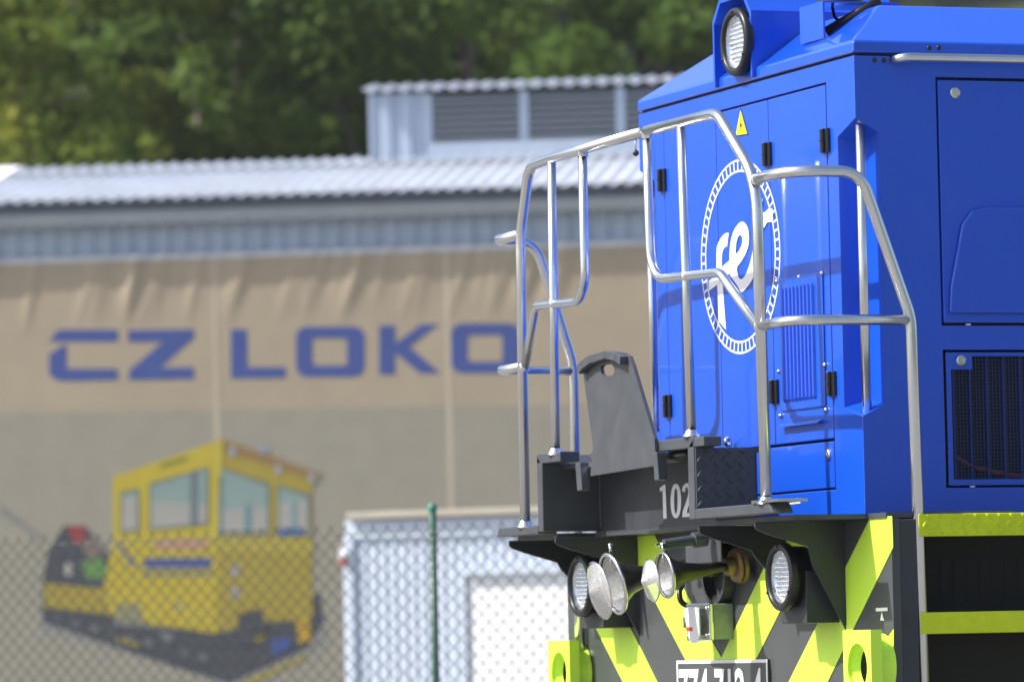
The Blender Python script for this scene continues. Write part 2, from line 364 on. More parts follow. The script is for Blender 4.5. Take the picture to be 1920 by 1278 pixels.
# ---- side doors
GSLAT = mat('grille_slat_paint', (.012, .05, .30), .5)
GWIRE = mat('grille_wire', (.02, .035, .12), .5)
def side_door(x0):
    x1 = x0+1.28
    d = box('side_door', x0+.009, x1-.009, -.001, .022, 2.668, 3.540, BLUE, HOOD, bevel=.003)
    lock((x0+.075, -.001, 3.495), (0, -1, 0), d)
    # raised shape standing in for a handrail's reflection, leaning rounded front edge
    e = [(x0+.028, 2.70), (x0+.035, 2.80), (x0+.085, 3.02), (x0+.125, 3.07), (x0+.185, 3.085), (x1-.06, 3.085), (x1-.06, 2.70)]
    prism('reflection_relief', [(a, -.0015, z) for a, z in e], (0, -.016, 0), BLUE, d, bevel=.014, seg=4)
    g = MB(); holed('y', -.001, .004, (x0+.012, x1-.009, 2.085, 2.561), [(x0+.115, x1-.06, 2.106, 2.548), (x0+.032, x0+.115, 2.106, 2.500)], g)
    fr = g.build('grille_door', BLUE, HOOD)
    lock((x0+.072, -.001, 2.531), (0, -1, 0), fr)
    box('grille_recess', x0+.02, x1-.03, .075, .09, 2.09, 2.555, VOID, fr)
    k = 0; xx = x0+.062
    while xx < x1-.08:
        box('grille_slat', xx-.004, xx+.004, .045, .072, 2.105, 2.56 if xx > x0+.115 else 2.50, GSLAT, fr); xx += .0665
    mw = MB(); xx = x0+.033
    while xx < x1-.06:
        ztop = 2.548 if xx > x0+.115 else 2.50
        mw.box(xx-.0011, xx+.0011, .018, .0202, 2.106, ztop); xx += .0132
    zz = 2.112
    while zz < 2.548:
        mw.box(x0+.032 if zz < 2.5 else x0+.115, x1-.06, .0165, .0187, zz-.0011, zz+.0011); zz += .0132
    mw.build('wire_grille', GWIRE, fr, kind='stuff')
    bb = MB(); bb.tube(fillet([(x0+.03, .06, 2.21), (x0+.14, .06, 2.15), (x0+.3, .06, 2.12), (x0+.6, .06, 2.13)], .1), .009, 8); bb.build('hose', ORANGE, fr, smooth=True)
    for z in (2.662, 2.081): box('door_stop', x0+.098, x0+.114, -.002, .01, z-.003, z+.002, WHITE, HOOD)
side_door(sX0); side_door(1.95)
hb = [atY(x, y, -.045) for x, y in ((1683, 113), (1920, 112))]
rail('side_grab_rail', [(hb[0].x-.004, .0, hb[0].z+.004), (hb[0].x+.03, -.045, 3.615), (3.2, -.045, 3.615), (3.23, 0, 3.615)], .0165, HOOD, rad=.04)
for a, fz in (((1640, 113), 0), ((1657, 113.5), 0)):
    p = atY(*a, 0); bb = MB(); bb.dome((p.x, p.y, p.z), (0, -1, 0), .0095, .006); bb.build('rivet', BLACK, HOOD, smooth=True)
for s in (0, 1):                                      # pole standing in each corner pocket
    y = .028 if s == 0 else W-.028
    rail('pocket_grab_pole', [(.03, y, pz0-.01), (.03, y, pz1-.02)], .0175, HOOD)
# ---- roof
hx, hy, z1, z2, z3 = .22, .265, 3.632, 3.675, 3.84
o_ = .004
v = [(-o_, -o_, z1), (HL, -o_, z1), (HL, W+o_, z1), (-o_, W+o_, z1), (-o_, -o_, z2), (HL, -o_, z2), (HL, W+o_, z2), (-o_, W+o_, z2),
     (hx, hy, z3), (HL, hy, z3), (HL, W-hy, z3), (hx, W-hy, z3)]
ROOF = obj('roof', v, [(0, 3, 2, 1), (0, 1, 5, 4), (1, 2, 6, 5), (2, 3, 7, 6), (3, 0, 4, 7), (4, 5, 9, 8), (5, 6, 10, 9), (6, 7, 11, 10), (7, 4, 8, 11), (8, 9, 10, 11)], BLUE, LOCO, bevel=.008, seg=3)
box('roof_seal', .012, HL-.01, .012, W-.012, 3.60, 3.64, RUBBER, ROOF)
for a in ((1742, 90), (1760, 90)):
    p = atY(*a, -o_); bb = MB(); bb.dome(p, (0, -1, 0), .0095, .006); bb.build('rivet', BLACK, ROOF, smooth=True)
# headlight housing on the roof
xf = -.02
yl, yr = atX(1337, 100, xf).y, atX(1409, 80, xf).y
zl0 = atX(1340, 165, xf).z; zr0 = atX(1410, 145, xf).z; zc = atX(1373, 80, xf).z; zH = zc+.175
t_ = .014
def slope_x(z): return max(xf, (z-z2)/(z3-z2)*hx) if z > z2 else xf
out = [(yr, 3.64), (yr, zH-.075), (yr+.07, zH), (yl-.07, zH), (yl, zH-.075), (yl, 3.64)]
b = MB()
def roof_at(y, z): return .32 if z > z3 else .06+max(0, (z-z2)/(z3-z2)*hx)
n = len(out); fr = [Vector((xf, y, z)) for y, z in out]; bk = [Vector((roof_at(y, z)+.25 if z > z3 else roof_at(y, z), y, z)) for y, z in out]
cy_ = (yl+yr)/2; inn = [Vector((xf, cy_+(y-cy_)*(1-t_*2/abs(yl-yr)), z-(t_ if z > 3.7 else 0))) for y, z in out]
ib = [p+Vector((.09, 0, 0)) for p in inn]
b.add(fr+bk+inn+ib, [(i, i+1, n+i+1, n+i) for i in range(n-1)] + [(i, i+1, 2*n+i+1, 2*n+i) for i in range(n-1)] +
      [(2*n+i, 2*n+i+1, 3*n+i+1, 3*n+i) for i in range(n-1)] + [tuple(3*n+i for i in range(n)), tuple(n+i for i in range(n))])
b.build('headlight_housing', BLUE, ROOF)
def headlight(c, R, depth, parent, name='headlight'):
    c = Vector(c); bb = MB(); ax = (1, 0, 0)
    bb.lathe(c, ax, [(.016, R*.765), (.0, R*.80), (-.002, R*.83), (-.001, R*.94), (.004, R*.985), (.012, R), (.03, R), (.036, R*.95), (.04, R*.90), (depth, R*.88), (depth+.001, .001)], 48)
    h = bb.build(name, BLACK, parent, smooth=True)
    bb = MB(); bb.lathe(c, ax, [(.014, R*.77), (.034, R*.74), (.038, .001)], 40); bb.build('reflector_bowl', SILVER, h, smooth=True)
    bb = MB(); k = 0
    for i in range(-6, 7):
        for j in range(-6, 7):
            yy = (i+(.5 if j % 2 else 0))*R*.155; zz = j*R*.135
            if yy*yy+zz*zz > (R*.68)**2: continue
            bb.dome(c+Vector((.034, yy, zz)), (-1, random.uniform(-.25, .25), random.uniform(-.25, .25)), R*.078, R*.10, 8, 3)
    bb.build('led_optics', SILVER, h, smooth=True, kind='stuff')
    bb = MB(); bb.lathe(c, ax, [(.006, .0008), (.010, R*.765), (.013, R*.765), (.009, .0008)], 40); bb.build('lens', GLASS, h, smooth=False)
    for a in (90, 210, 330):
        bb = MB(); bb.dome(c+Vector((-.002, math.cos(math.radians(a))*R*.88, math.sin(math.radians(a))*R*.88)), (-1, 0, 0), .007, .006, 8, 3); bb.build('screw', BLACK, h)
    return h
p = atX(1374, 79, -.045); headlight(p, .129, .10, ROOF)
# beacon bracket
bp0, bp1 = atX(1503, 84, .06), atX(1545, 8, .06)
box('beacon_bracket', .055, .062, bp1.y, bp0.y, bp0.z-.0, bp1.z+.006, BLUE, ROOF)
zb1 = bp1.z+.006
SH = prism('beacon_shelf', [(.055, bp1.y-.0, zb1), (.055, bp0.y, zb1), (.36, bp0.y, zb1), (.36, bp1.y, zb1)], (0, 0, .006), BLUE, ROOF)
prism('beacon_leg', [(.30, bp1.y+.002, z3-.03), (.36, bp1.y+.002, z3-.03), (.36, bp1.y+.002, zb1), (.22, bp1.y+.002, zb1)], (0, .006, 0), BLUE, ROOF)
bb = MB(); bc = Vector((.17, (bp0.y+bp1.y)/2, zb1+.006)); bb.lathe(bc, (0, 0.0001, 1), [(0, .085), (.03, .085), (.034, .08), (.034, .07), (.06, .068), (.14, .062), (.17, .03), (.175, .001)], 28)
bb.build('beacon', BLACK, ROOF, smooth=True)
bb = MB(); bb.tube(fillet([(.14, bc.y, zb1-.002), (.14, bc.y-.02, zb1-.05), (.2, bc.y-.07, zb1-.07), (.26, bc.y-.09, z3-.01)], .03), .006, 8); bb.build('beacon_cable', BLACK, ROOF, smooth=True)
pp = [Vector((.10, bc.y-.03, 3.765)), Vector((.26, bc.y-.16, 3.868))]
bb = MB(); bb.tube(pp, .017, 12); bb.build('cable_gland', BLACK, ROOF, smooth=True)

# ---- platform: bent plate profile, Y positions unprojected at the front edge
XF = -.5
def yz(px, py): p = atX(px, py, XF); return p.y, p.z
PLAT = box('platform', -.14, 0.35, -.485, W+.485, 1.960, 1.979, GREY, LOCO)
box('platform_floor', -.262, -.1405, .372, 1.967, 1.962, 1.9785, GREY, PLAT)
box('lower_floor', -.419, -.1405, -.33, .371, 1.962, 1.9785, GREY, PLAT)
box('lower_floor', -.419, -.1405, 1.968, 2.41, 1.962, 1.9785, GREY, PLAT)
box('box_top', -.419, -.2405, .375, 1.964, 2.2225, 2.2405, GREY, PLAT)
def prof(name, pts, x0=XF, x1=-.14, m=GREY, bev=.004): return prism(name, [(x0, y, z) for y, z in pts], (x1-x0, 0, 0), m, PLAT, bevel=bev)
yR = .372
prof('lower_step_plate', [(-.335, 1.985), (yR, 1.985), (yR, 2.022), (-.30, 2.022)], x1=-.42)
prof('riser_plate', [(yR, 1.985), (yR+.058, 1.985), (yR+.058, 2.24), (yR, 2.278)], x1=-.42)
box('riser_side', -.419, -.262, yR, yR+.012, 1.979, 2.222, GREY, PLAT)
prof('upper_step_plate', [(.275, 2.2435), (yR-.003, 2.2435), (yR-.003, 2.2785), (.275, 2.2785)], x1=-.43)
prof('upper_step_plate', [(yR+.002, 2.2415), (.752, 2.2415), (.752, 2.2815), (yR+.002, 2.2815)], x1=-.42)
yL = 1.912
prof('riser_plate', [(yL, 1.985), (yL+.055, 1.985), (yL+.055, 2.283), (yL, 2.245)], x1=-.262)
prof('upper_step_plate', [(1.712, 2.2465), (yL+.053, 2.2465), (yL+.053, 2.2855), (1.712, 2.2855)], x1=-.42)
prof('lower_step_plate', [(yL+.058, 1.977), (2.43, 1.977), (2.41, 2.012), (yL+.058, 2.012)], x1=-.42)
p = atX(1440, 946, -.5); prism('post_foot', [(XF-.006, -.40, 2.0225), (XF-.006, -.16, 2.0225), (XF-.006, -.16, 2.033), (XF-.006, -.40, 2.033)], (.11, 0, 0), STEEL, PLAT)
# dark wall with the number under the raised middle
XB = -.262
WALL = prism('number_wall', [(XB, yR+.03, 1.979), (XB, 1.965, 1.979), (XB, 1.965, 2.222), (XB, yR+.03, 2.222)], (.02, 0, 0), DARK, PLAT)
def cw(pts): return [(1200+x/4.566, 780+y/4.566) for x, y in pts]
ell = lambda cx, cy, rx, ry: [(cx+rx*math.copysign(abs(math.cos(a))**.85, math.cos(a)), cy+ry*math.sin(a)) for a in [i*2*math.pi/24 for i in range(24)]]
decal('digit', [cw([(168, 612), (205, 585), (218, 585), (229, 872), (200, 876), (192, 632), (173, 648)])], -XB+.002, WHITE, WALL)
decal('digit', [cw(ell(307, 724, 46, 148)), cw(ell(307, 724, 15, 108))], -XB+.002, WHITE, WALL)
decal('digit', [cw([(358, 640), (366, 598), (390, 574), (418, 570), (442, 592), (450, 640), (440, 700), (405, 800), (402, 828), (460, 824), (462, 856), (362, 862), (366, 812), (408, 690), (415, 640), (405, 606), (390, 612), (385, 648)])], -XB+.002, WHITE, WALL)
bb = MB()
for k in range(26): bb.dome((XB-.001, 1.908+random.uniform(-.002, .002), 2.0+k*.0092), (-1, 0, 0), .007, .005, 6, 2)
bb.build('weld_bead', GREY, WALL, smooth=True, kind='stuff')
# tread on the riser: faces -Y
t0, t1 = -.496, -.272
TRD = mat('slate_tread_paint', (.05, .056, .074), .38, var=.1, vscale=10)
TR = box('riser_tread', t0, t1, yR-.010, yR-.002, 2.024, 2.241, TRD, PLAT, bevel=.001)
def tread_bumps(b, x0, x1, z0, z1, y, px=.0485, pz=.0265, ln=.034, wd=.009, h=.006):
    r = 0; z = z1-.012
    while z > z0+.006:
        x = x0+.014+(0 if r % 2 else px*.35)
        while x < x1-.012:
            a = math.radians(-42 if r % 2 == 0 else 48); c, s = math.cos(a), math.sin(a); P_ = []
            for u, v_ in ((-.5, 0), (-.22, .5), (.22, .5), (.5, 0), (.22, -.5), (-.22, -.5)):
                P_.append((u*ln*c-v_*wd*s, u*ln*s+v_*wd*c))
            v = [(x+q[0], y, z+q[1]) for q in P_]+[(x+q[0]*.6, y-h, z+q[1]*.6) for q in P_]
            if all(x0 < q[0] < x1 and z0 < q[2] < z1 for q in v):
                b.add(v, [(i, (i+1) % 6, 6+(i+1) % 6, 6+i) for i in range(6)]+[tuple(range(6, 12))])
            x += px
        z -= pz; r += 1
bb = MB(); tread_bumps(bb, t0, t1, 2.024, 2.241, yR-.010); bb.build('tread_bumps', TRD, TR, kind='stuff')
# small eye bolt behind the riser
bb = MB(); p = atX(1365, 828, -.03); bb.lathe(p, (.4, -.6, .1), [(-.006, .010), (-.006, .02), (.006, .02), (.006, .010), (-.006, .010)], 16); bb.build('eye_bolt', CHROME, PLAT, smooth=True)

# ---- folded-up bridge plate
def BX(px, py, X=-.515): return atX(px, py, X)
plate_px = [(1107, 892), (1110, 860), (1103, 853), (1111, 848), (1112, 835), (1092, 692), (1098, 680), (1114, 668), (1146, 658), (1168, 661), (1180, 668), (1186, 684), (1227, 822), (1231, 872)]
hole_px = [(1126, 688), (1130, 684), (1146, 682), (1151, 688), (1152, 698), (1147, 704), (1132, 705), (1127, 699)]
def tilt(p):                                            # leans back a little above the hinge
    return Vector((p.x+max(0, p.z-2.2)*.0, p.y, p.z))
bmh = bmesh.new()
ov = [bmh.verts.new(tilt(BX(*a))) for a in plate_px]; hv = [bmh.verts.new(tilt(BX(*a))) for a in hole_px]
ed = [bmh.edges.new((ov[i], ov[(i+1) % len(ov)])) for i in range(len(ov))]+[bmh.edges.new((hv[i], hv[(i+1) % len(hv)])) for i in range(len(hv))]
bmesh.ops.triangle_fill(bmh, use_beauty=True, use_dissolve=False, edges=ed)
ret = bmesh.ops.extrude_face_region(bmh, geom=list(bmh.faces))
for e in ret['geom']:
    if isinstance(e, bmesh.types.BMVert): e.co.x += .014
bmesh.ops.recalc_face_normals(bmh, faces=bmh.faces); bmh.verts.ensure_lookup_table()
for i, v in enumerate(bmh.verts): v.index = i
vv = [v.co.copy() for v in bmh.verts]; ff = [tuple(v.index for v in f.verts) for f in bmh.faces]; bmh.free()
BP = obj('bridge_plate', vv, ff, GREY, LOCO)
lip = [(1093, 690), (1099, 679), (1114, 667), (1146, 657), (1168, 661), (1177, 668)]; low = [(1098, 701), (1104, 692), (1117, 682), (1147, 672), (1166, 677), (1176, 684)]
for i in range(len(lip)-1):
    a, b2, c, d = BX(*lip[i], -.516), BX(*lip[i+1], -.516), BX(*low[i+1], -.516), BX(*low[i], -.516)
    prism('lip_bar', [a, b2, c, d], (-.03, 0, 0), GREY, BP, bevel=.003)
hg = [(1078, 869), (1087, 866), (1091, 918), (1082, 920)]
for nm, pts in (('hinge_lug', hg), ('hinge_lug', [(1223, 849), (1231, 847), (1235, 899), (1227, 901)])):
    prism(nm, [BX(*a, -.53) for a in pts], (.036, 0, 0), GREY, BP, bevel=.003)
bb = MB(); q0, q1 = BX(1100, 880, -.49), BX(1240, 862, -.49); bb.tube([q0, q1], .014, 12); bb.build('hinge_pin', CHROME, BP, smooth=True)
bb = MB(); q0, q1 = BX(1238, 860, -.45), BX(1292, 853, -.45); bb.tube([q0, q1], .02, 12); bb.build('hinge_pin', BLACK, BP, smooth=True)

# ---- railings (front plane)
XR = -.48
def FR(px, py): return atX(px, py, XR)
rT = .0205
HR = rail('front_handrail', [FR(985, 988), FR(975.5, 442), FR(992, 312), FR(1036, 296), FR(1196, 250)], rT, LOCO, rad=[.3, .10, .10])
PR = rail('front_handrail', [FR(1212, 246), FR(1345, 212), FR(1418, 336), FR(1437, 944)], rT, LOCO, rad=[.15, .25])
gate = rail('gate_bar', [FR(1092, 281), FR(1204, 248)], rT*.97, HR)
bb = MB(); q = FR(1191.5, 258); bb.tube([q, q+Vector((0, 0, -.05))], .004, 8); bb.build('latch_stem', CHROME, HR, smooth=True)
bb = MB(); c = q+Vector((0, 0, -.058)); bb.lathe(c, (0, 0.0001, 1), [(-.012, .001), (-.010, .006), (-.005, .011), (0, .012), (.005, .011), (.010, .006), (.012, .001)], 12); bb.build('latch_knob', BLACK, HR, smooth=True)
rail('baluster', [FR(1034, 300), FR(1042, 851)], rT*.85, HR)
rail('mid_rail', [FR(984, 688), FR(1004, 574), FR(1084, 566), FR(1097, 530), FR(1092, 286)], rT*.85, HR, rad=[.05, .10, .3])
rail('baluster', [FR(1276.5, 236), FR(1297, 817)], rT*.85, PR)
rail('mid_rail', [FR(1212, 248), FR(1221, 525), FR(1292, 517), FR(1350, 511), FR(1423, 612)], rT*.85, PR, rad=[.13, .1, .12])
# collars at the welded joints
for a, par in (((1212, 250), PR), ((1092, 284), HR)):
    q = FR(*a); bb = MB(); bb.lathe(q, (0, 0.0001, 1), [(-.02, rT*1.0), (.0, rT*1.1)], 16); bb.build('weld_collar', STEEL, par, smooth=True)
def weld(px, py, par, k=1.16):
    q = FR(px, py); bb = MB(); bb.lathe(q, (0, .0001, 1), [(-.016, rT*.95), (-.006, rT*k), (.006, rT*k), (.016, rT*.95)], 16); bb.build('weld_collar', STEEL, par, smooth=True)
for a, par in (((1419, 338), PR), ((1424, 611), PR), ((1287, 518), PR), ((983, 688), HR), ((975.5, 441), HR), ((1038.5, 569), HR)): weld(*a, par, 1.08)
# side railings, near and far
YS = -.49
j0, j1 = FR(1418, 336), FR(1424, 612)
e1 = atY(1613, 322, YS); e2 = atY(1708, 595, YS); e3 = atY(1735, 1290, YS)
SR = rail('side_handrail', [j0, Vector((XR, YS, j0.z+.005)), Vector((e1.x, YS, j0.z+.004)), Vector((e2.x, YS, e2.z)), Vector((e3.x, YS, 1.0))], rT, LOCO, rad=[.16, .10, .25])
rail('mid_rail', [j1, Vector((XR, YS, j1.z+.005)), Vector((e2.x+.005, YS, j1.z+.006))], rT*.9, SR, rad=.10)
YF = 2.43
k0, k1 = FR(975.5, 440), FR(981, 687)
f1 = atY(1003, 462, YF); f2 = atY(1075, 685, YF); f3 = atY(1080, 862, YF)
SL = rail('side_handrail', [k0, Vector((XR, YF, k0.z)), Vector((f1.x, YF, k0.z)), Vector((f2.x, YF, f2.z)), Vector((f3.x, YF, 1.2))], rT, LOCO, rad=[.05, .12, .25])
rail('mid_rail', [k1, Vector((XR, YF, k1.z)), Vector((f2.x+.01, YF, k1.z-.002))], rT*.9, SL, rad=.05)
for a in ((985, 986), (1042, 850), (1297, 816), (1437, 942)):
    q = FR(*a); bb = MB(); bb.lathe(q, (0, 0.0001, 1), [(-.004, rT*1.7), (.006, rT*1.35), (.02, rT*1.02)], 16); bb.build('weld_collar', STEEL, PLAT, smooth=True)

# ---- front beam panel with chevrons
XP = -.132
yPl, yPr = atX(1066, 1190, XP).y, atX(1676, 1180, XP).y
PAN = box('front_panel', XP, XP+.03, yPr, yPl, .85, 1.958, PANEL, LOCO)
def stripe(pts): prism('chevron_stripe', [atX(x, y, XP-.001) for x, y in pts], (-.0015, 0, 0), YEL, PAN)
stripe([(1163, 1000), (1226, 1000), (1353, 1232), (1353, 1365)])
stripe([(1353, 1232), (1463, 1000), (1535, 1000), (1353.5, 1365)])
stripe([(1633, 968), (1673, 967), (1675, 1025), (1552, 1278), (1522, 1340), (1448, 1340)])
stripe([(1074, 1090), (1138, 1090), (1191, 1193), (1233, 1278), (1264, 1340), (1200, 1340)])
stripe([(1661, 1200), (1676, 1178), (1676, 1260), (1661, 1260)])
stripe([(1067, 1218), (1075, 1250), (1104, 1330), (1067, 1330)])
prism('jacking_mark', [atX(x, y, XP-.0022) for x, y in ((1642.5, 1139), (1664.5, 1138), (1664.5, 1144.5), (1642.5, 1145.5))], (-.001, 0, 0), WHITE, PAN)
prism('jacking_mark', [atX(x, y, XP-.0022) for x, y in ((1653.5, 1146), (1658, 1162), (1650.5, 1162.5))], (-.001, 0, 0), WHITE, PAN)
# number plate 774 712-4
NP = [atX(x, y, XP-.004) for x, y in ((1272, 1237.5), (1442, 1234.5))]
ya, yb_, zp1, zp0 = NP[0].y, NP[1].y, NP[0].z, NP[0].z-.26
PLT = box('number_plate', XP-.010, XP-.003, yb_, ya, zp0, zp1, PANEL, PAN)
bb = MB(); e = .012
for r_ in ((yb_, ya, zp1-e, zp1), (yb_, ya, zp0, zp0+e), (yb_, yb_+e, zp0+e, zp1-e), (ya-e, ya, zp0+e, zp1-e)):
    bb.box(XP-.0120, XP-.0102, *r_)
bb.build('plate_border', WHITE, PLT)
tzt = atX(1350, 1252, XP-.012).z
lettering('plate_number', '774 712-4', lambda a, z: (XP-.0115, -a, z), -atX(1278, 1260, XP).y, -atX(1434, 1260, XP).y, tzt-.17, tzt, WHITE, PLT)
# gussets under the platform
yg = [atX(1198, 1100, XP).y, atX(1586, 1100, XP).y]
gp = [atY(x, y, yg[1]) for x, y in ((1416, 988), (1422, 994), (1446, 1003), (1516, 1024), (1524, 1060))]; gzb = atX(1586, 1181, XP).z
def gusset(Y, dz=0.0, th=.012):
    pts = [(gp[0].x, Y, 1.961)]+[(q.x, Y, q.z) for q in gp[:4]]+[(gp[4].x, Y, gp[4].z+dz*.3), (XP-.001, Y, gzb+dz), (XP-.001, Y, 1.961)]
    prism('gusset', pts, (0, th, 0), DARK, PAN, bevel=.002)
gusset(yg[0]); gusset(yg[1]); gusset(2.36, .14); gusset(.40, .14)
for Y in yg:
    bb = MB()
    for k in range(44): bb.dome((XP-.003, Y-.001, 1.60+k*.008), (-.7, -.7, 0), .005, .004, 6, 2)
    bb.build('weld_bead', DARK, PAN, smooth=True, kind='stuff')
# ---- headlights on the beam
def beam_light(px, py, box_px):
    c = atX(px, py, -.318); R = .122
    h = headlight(c, R, .10, LOCO)
    bb = MB(); yy0, yy1 = c.y-.115, c.y+.115
    bb.prism([(-.262, yy1, c.z-.165), (-.262, yy0, c.z-.165), (-.262, yy0, c.z+.02), (-.262, yy1, c.z+.02)], (.128, 0, 0))
    bb.build('lamp_box', DARK, h, bevel=.004)
beam_light(1084, 1098, 0); beam_light(1459, 1081, 0)
# ---- horns
def horn(rim_px, X0, R, drv_px, X1):
    a = atX(*rim_px, X0); e = Vector((X1, a.y, atX(*drv_px, X1).z)); ax = (e-a).normalized(); L = (e-a).length
    bb = MB(); bb.lathe(a, ax, [(.0, R), (.006, R*.98), (.03, R*.72), (.07, R*.48), (.13, R*.34), (L*.7, R*.22), (L, R*.17)], 32); bb.lathe(a, ax, [(.002, R*.95), (.03, R*.66), (.08, R*.40), (.14, .001)], 32)
    h = bb.build('horn', BLACK, LOCO, smooth=True)
    bb = MB(); bb.lathe(a, ax, [(-.004, R*.93), (-.006, R*1.0), (0, R*1.05), (.008, R*1.02), (.006, R*.93), (-.004, R*.93)], 40); bb.build('bell_rim', CHROME, h, smooth=True)
    bb = MB(); bb.lathe(a, ax, [(.004, R*.94), (.030, R*.5), (.034, .002)], 40); bb.build('bell_gauze', GAUZE, h, smooth=True)
    cx = a-ax*.055+Vector((0, .0, -.012))
    bb = MB(); bb.lathe(cx, ax, [(-.04, .002), (.0, R*.93)], 40); bb.build('gauze_cone', GAUZE, h, smooth=True)
    bb = MB(); bb.lathe(cx, ax, [(-.003, R*.93), (.0, R*.98), (.004, R*.95), (-.003, R*.93)], 40); bb.build('gauze_rim', CHROME, h, smooth=True)
    bb = MB(); q = a+Vector((-.006, 0, R*1.0)); bb.tube([q, q+Vector((0, 0, .03))], .006, 8); bb.dome(q+Vector((0, 0, .03)), (0, .0001, 1), .010, .008, 8, 3); bb.tube([q, q-Vector((0, 0, R*.5))], .004, 6); bb.build('gauze_screw', CHROME, h, smooth=True)
    bb = MB(); bb.lathe(e, ax, [(-.03, .02), (-.03, .032), (.0, .036), (.0, .058), (.012, .064), (.022, .058), (.022, .066), (.036, .066), (.04, .02)], 28, cap=True); bb.build('horn_driver', BRASS, h, smooth=False)
    return h
horn((1149, 1094), -.56, .113, (1336, 1050), -.20)
horn((1247, 1078), -.47, .083, (1384, 1060), -.20)
pb = atX(1340, 1012, -.20); box('horn_bracket', -.27, -.134, pb.y-.14, pb.y+.16, pb.z-.012, pb.z+.006, GREY, PAN, bevel=.002)
pb2 = atX(1310, 1030, -.27); box('horn_bracket_flange', -.274, -.268, pb2.y-.22, pb2.y+.12, pb2.z-.05, pb2.z+.045, GREY, PAN, bevel=.002)
cp = atX(1360, 1085, XP); bb = MB(); bb.lathe((XP-.05, cp.y, cp.z+.02), (1, 0, 0), [(0, .10), (.0, .115), (.05, .115)], 28); bb.build('horn_guard', DARK, PAN, smooth=False)
a0, a1 = atX(1244, 1020, -.47), atX(1300, 1012, -.35)
bb = MB(); bb.tube([a0, a1], .019, 16); bb.tube([a1, a1+(a1-a0).normalized()*.05], .029, 16); bb.tube([a0-(a1-a0).normalized()*.012, a0], .012, 10)
NZ = bb.build('sand_nozzle', mat('slate_tube_paint', (.06, .075, .09), .35), LOCO, smooth=False)
bb = MB(); d_ = (a1-a0).normalized(); bb.tube([a0-d_*.03, a0-d_*.012], .006, 8); bb.build('nozzle_stud', CHROME, NZ)
# hose
hp = [(1279, 1096, -.17), (1273, 1108, -.2), (1276, 1128, -.2), (1290, 1136, -.17), (1300, 1137, -.15)]
bb = MB(); bb.tube(fillet([atX(*q) for q in hp], .04), .011, 10); bb.build('air_hose', BLACK, PAN, smooth=True)
# socket box with reflector plate
q0, q1 = atX(1331, 1198, -.2), atX(1356, 1130, -.15)
yy0, yy1, z0_, z1_ = atX(1345, 1165, -.20).y, atX(1303, 1165, -.20).y, atX(1340, 1198, -.20).z, atX(1340, 1131, -.20).z
SB = box('socket_box', -.215, XP-.001, yy0, yy1, z0_, z1_, SOCKET, LOCO, bevel=.004)
box('socket_lid', -.232, -.2155, yy0-.004, yy1+.01, z0_-.004, z1_+.004, CHROME, SB, bevel=.005)
bb = MB(); bb.lathe((-.233, (yy0+yy1)/2+.01, (z0_+z1_)/2), (-1, 0, 0), [(0, .052), (.02, .05), (.022, .03), (.01, .028), (.01, .001)], 20); bb.build('socket_cap', SOCKET, SB)
for dy in (.018, yy1-yy0-.018):
    for dz in (.016, z1_-z0_-.016):
        bb = MB(); bb.dome((-.233, yy0+dy, z0_+dz), (-1, 0, 0), .008, .008, 8, 3); bb.build('screw', CHROME, SB, smooth=True)
pl = [(1281, 1142), (1293, 1136), (1309, 1139), (1311, 1190), (1307, 1203), (1299, 1206), (1292, 1199)]
RP = prism('reflector_plate', [atX(x, y, -.262) for x, y in pl], (.006, 0, 0), WHITE, SB, bevel=.001)
prism('reflector_stripe', [atX(x, y, -.2635) for x, y in ((1285.5, 1175), (1297.5, 1175), (1298.5, 1182), (1287, 1182))], (.001, 0, 0), RED, RP)
box('plate_arm', -.256, -.216, yy1-.03, yy1-.02, (z0_+z1_)/2-.02, (z0_+z1_)/2+.02, CHROME, SB)
# ---- towing blocks
def tow(px0, px1, pyt):
    X0 = -.232; a, e = atX(px0, pyt, X0), atX(px1, pyt, X0); zt_ = (a.z+e.z)/2; cy, cz = (a.y+e.y)/2, zt_-.128; n = 32; r = .082; X1 = X0+.042
    hw, hh = (a.y-e.y)/2, .128; bb = MB(); base = []
    for X, rr in ((X0, r*1.0), (X0+.014, r*1.0), (X1, r*.8)):
        ringv = [Vector((X, cy+rr*math.cos(2*math.pi*i/n), cz+rr*math.sin(2*math.pi*i/n))) for i in range(n)]; base.append(ringv)
    sq = []
    for i in range(n):
        c, s = math.cos(2*math.pi*i/n), math.sin(2*math.pi*i/n); k = 1/max(abs(c), abs(s)); sq.append((c*k*hw, s*k*hh))
    f0 = [Vector((X0, cy+u, cz+v_)) for u, v_ in sq]; f1 = [Vector((X1, cy+u, cz+v_)) for u, v_ in sq]
    bb.add(f0+base[0]+base[1]+base[2]+f1, [(g*n+i, g*n+(i+1) % n, (g+1)*n+(i+1) % n, (g+1)*n+i) for g in range(4) for i in range(n)]+[(4*n+i, 4*n+(i+1) % n, (i+1) % n, i) for i in range(n)])
    t = bb.build('towing_block', YEL, LOCO)
    bb = MB(); bb.lathe((X1, cy-.0, cz), (1, 0, 0), [(0.0005, r*.8), (XP-X1-.001, r*.8)], n); bb.build('block_bore', DARK, t, smooth=True)
    bb = MB(); bb.lathe((X1, cy, cz), (1, 0, 0), [(.0005, .105), (.03, .105), (XP-X1-.0035, .115)], n); bb.build('block_collar', YEL, t, smooth=True)
tow(1580, 1632, 1180.5); tow(1027, 1067, 1200)
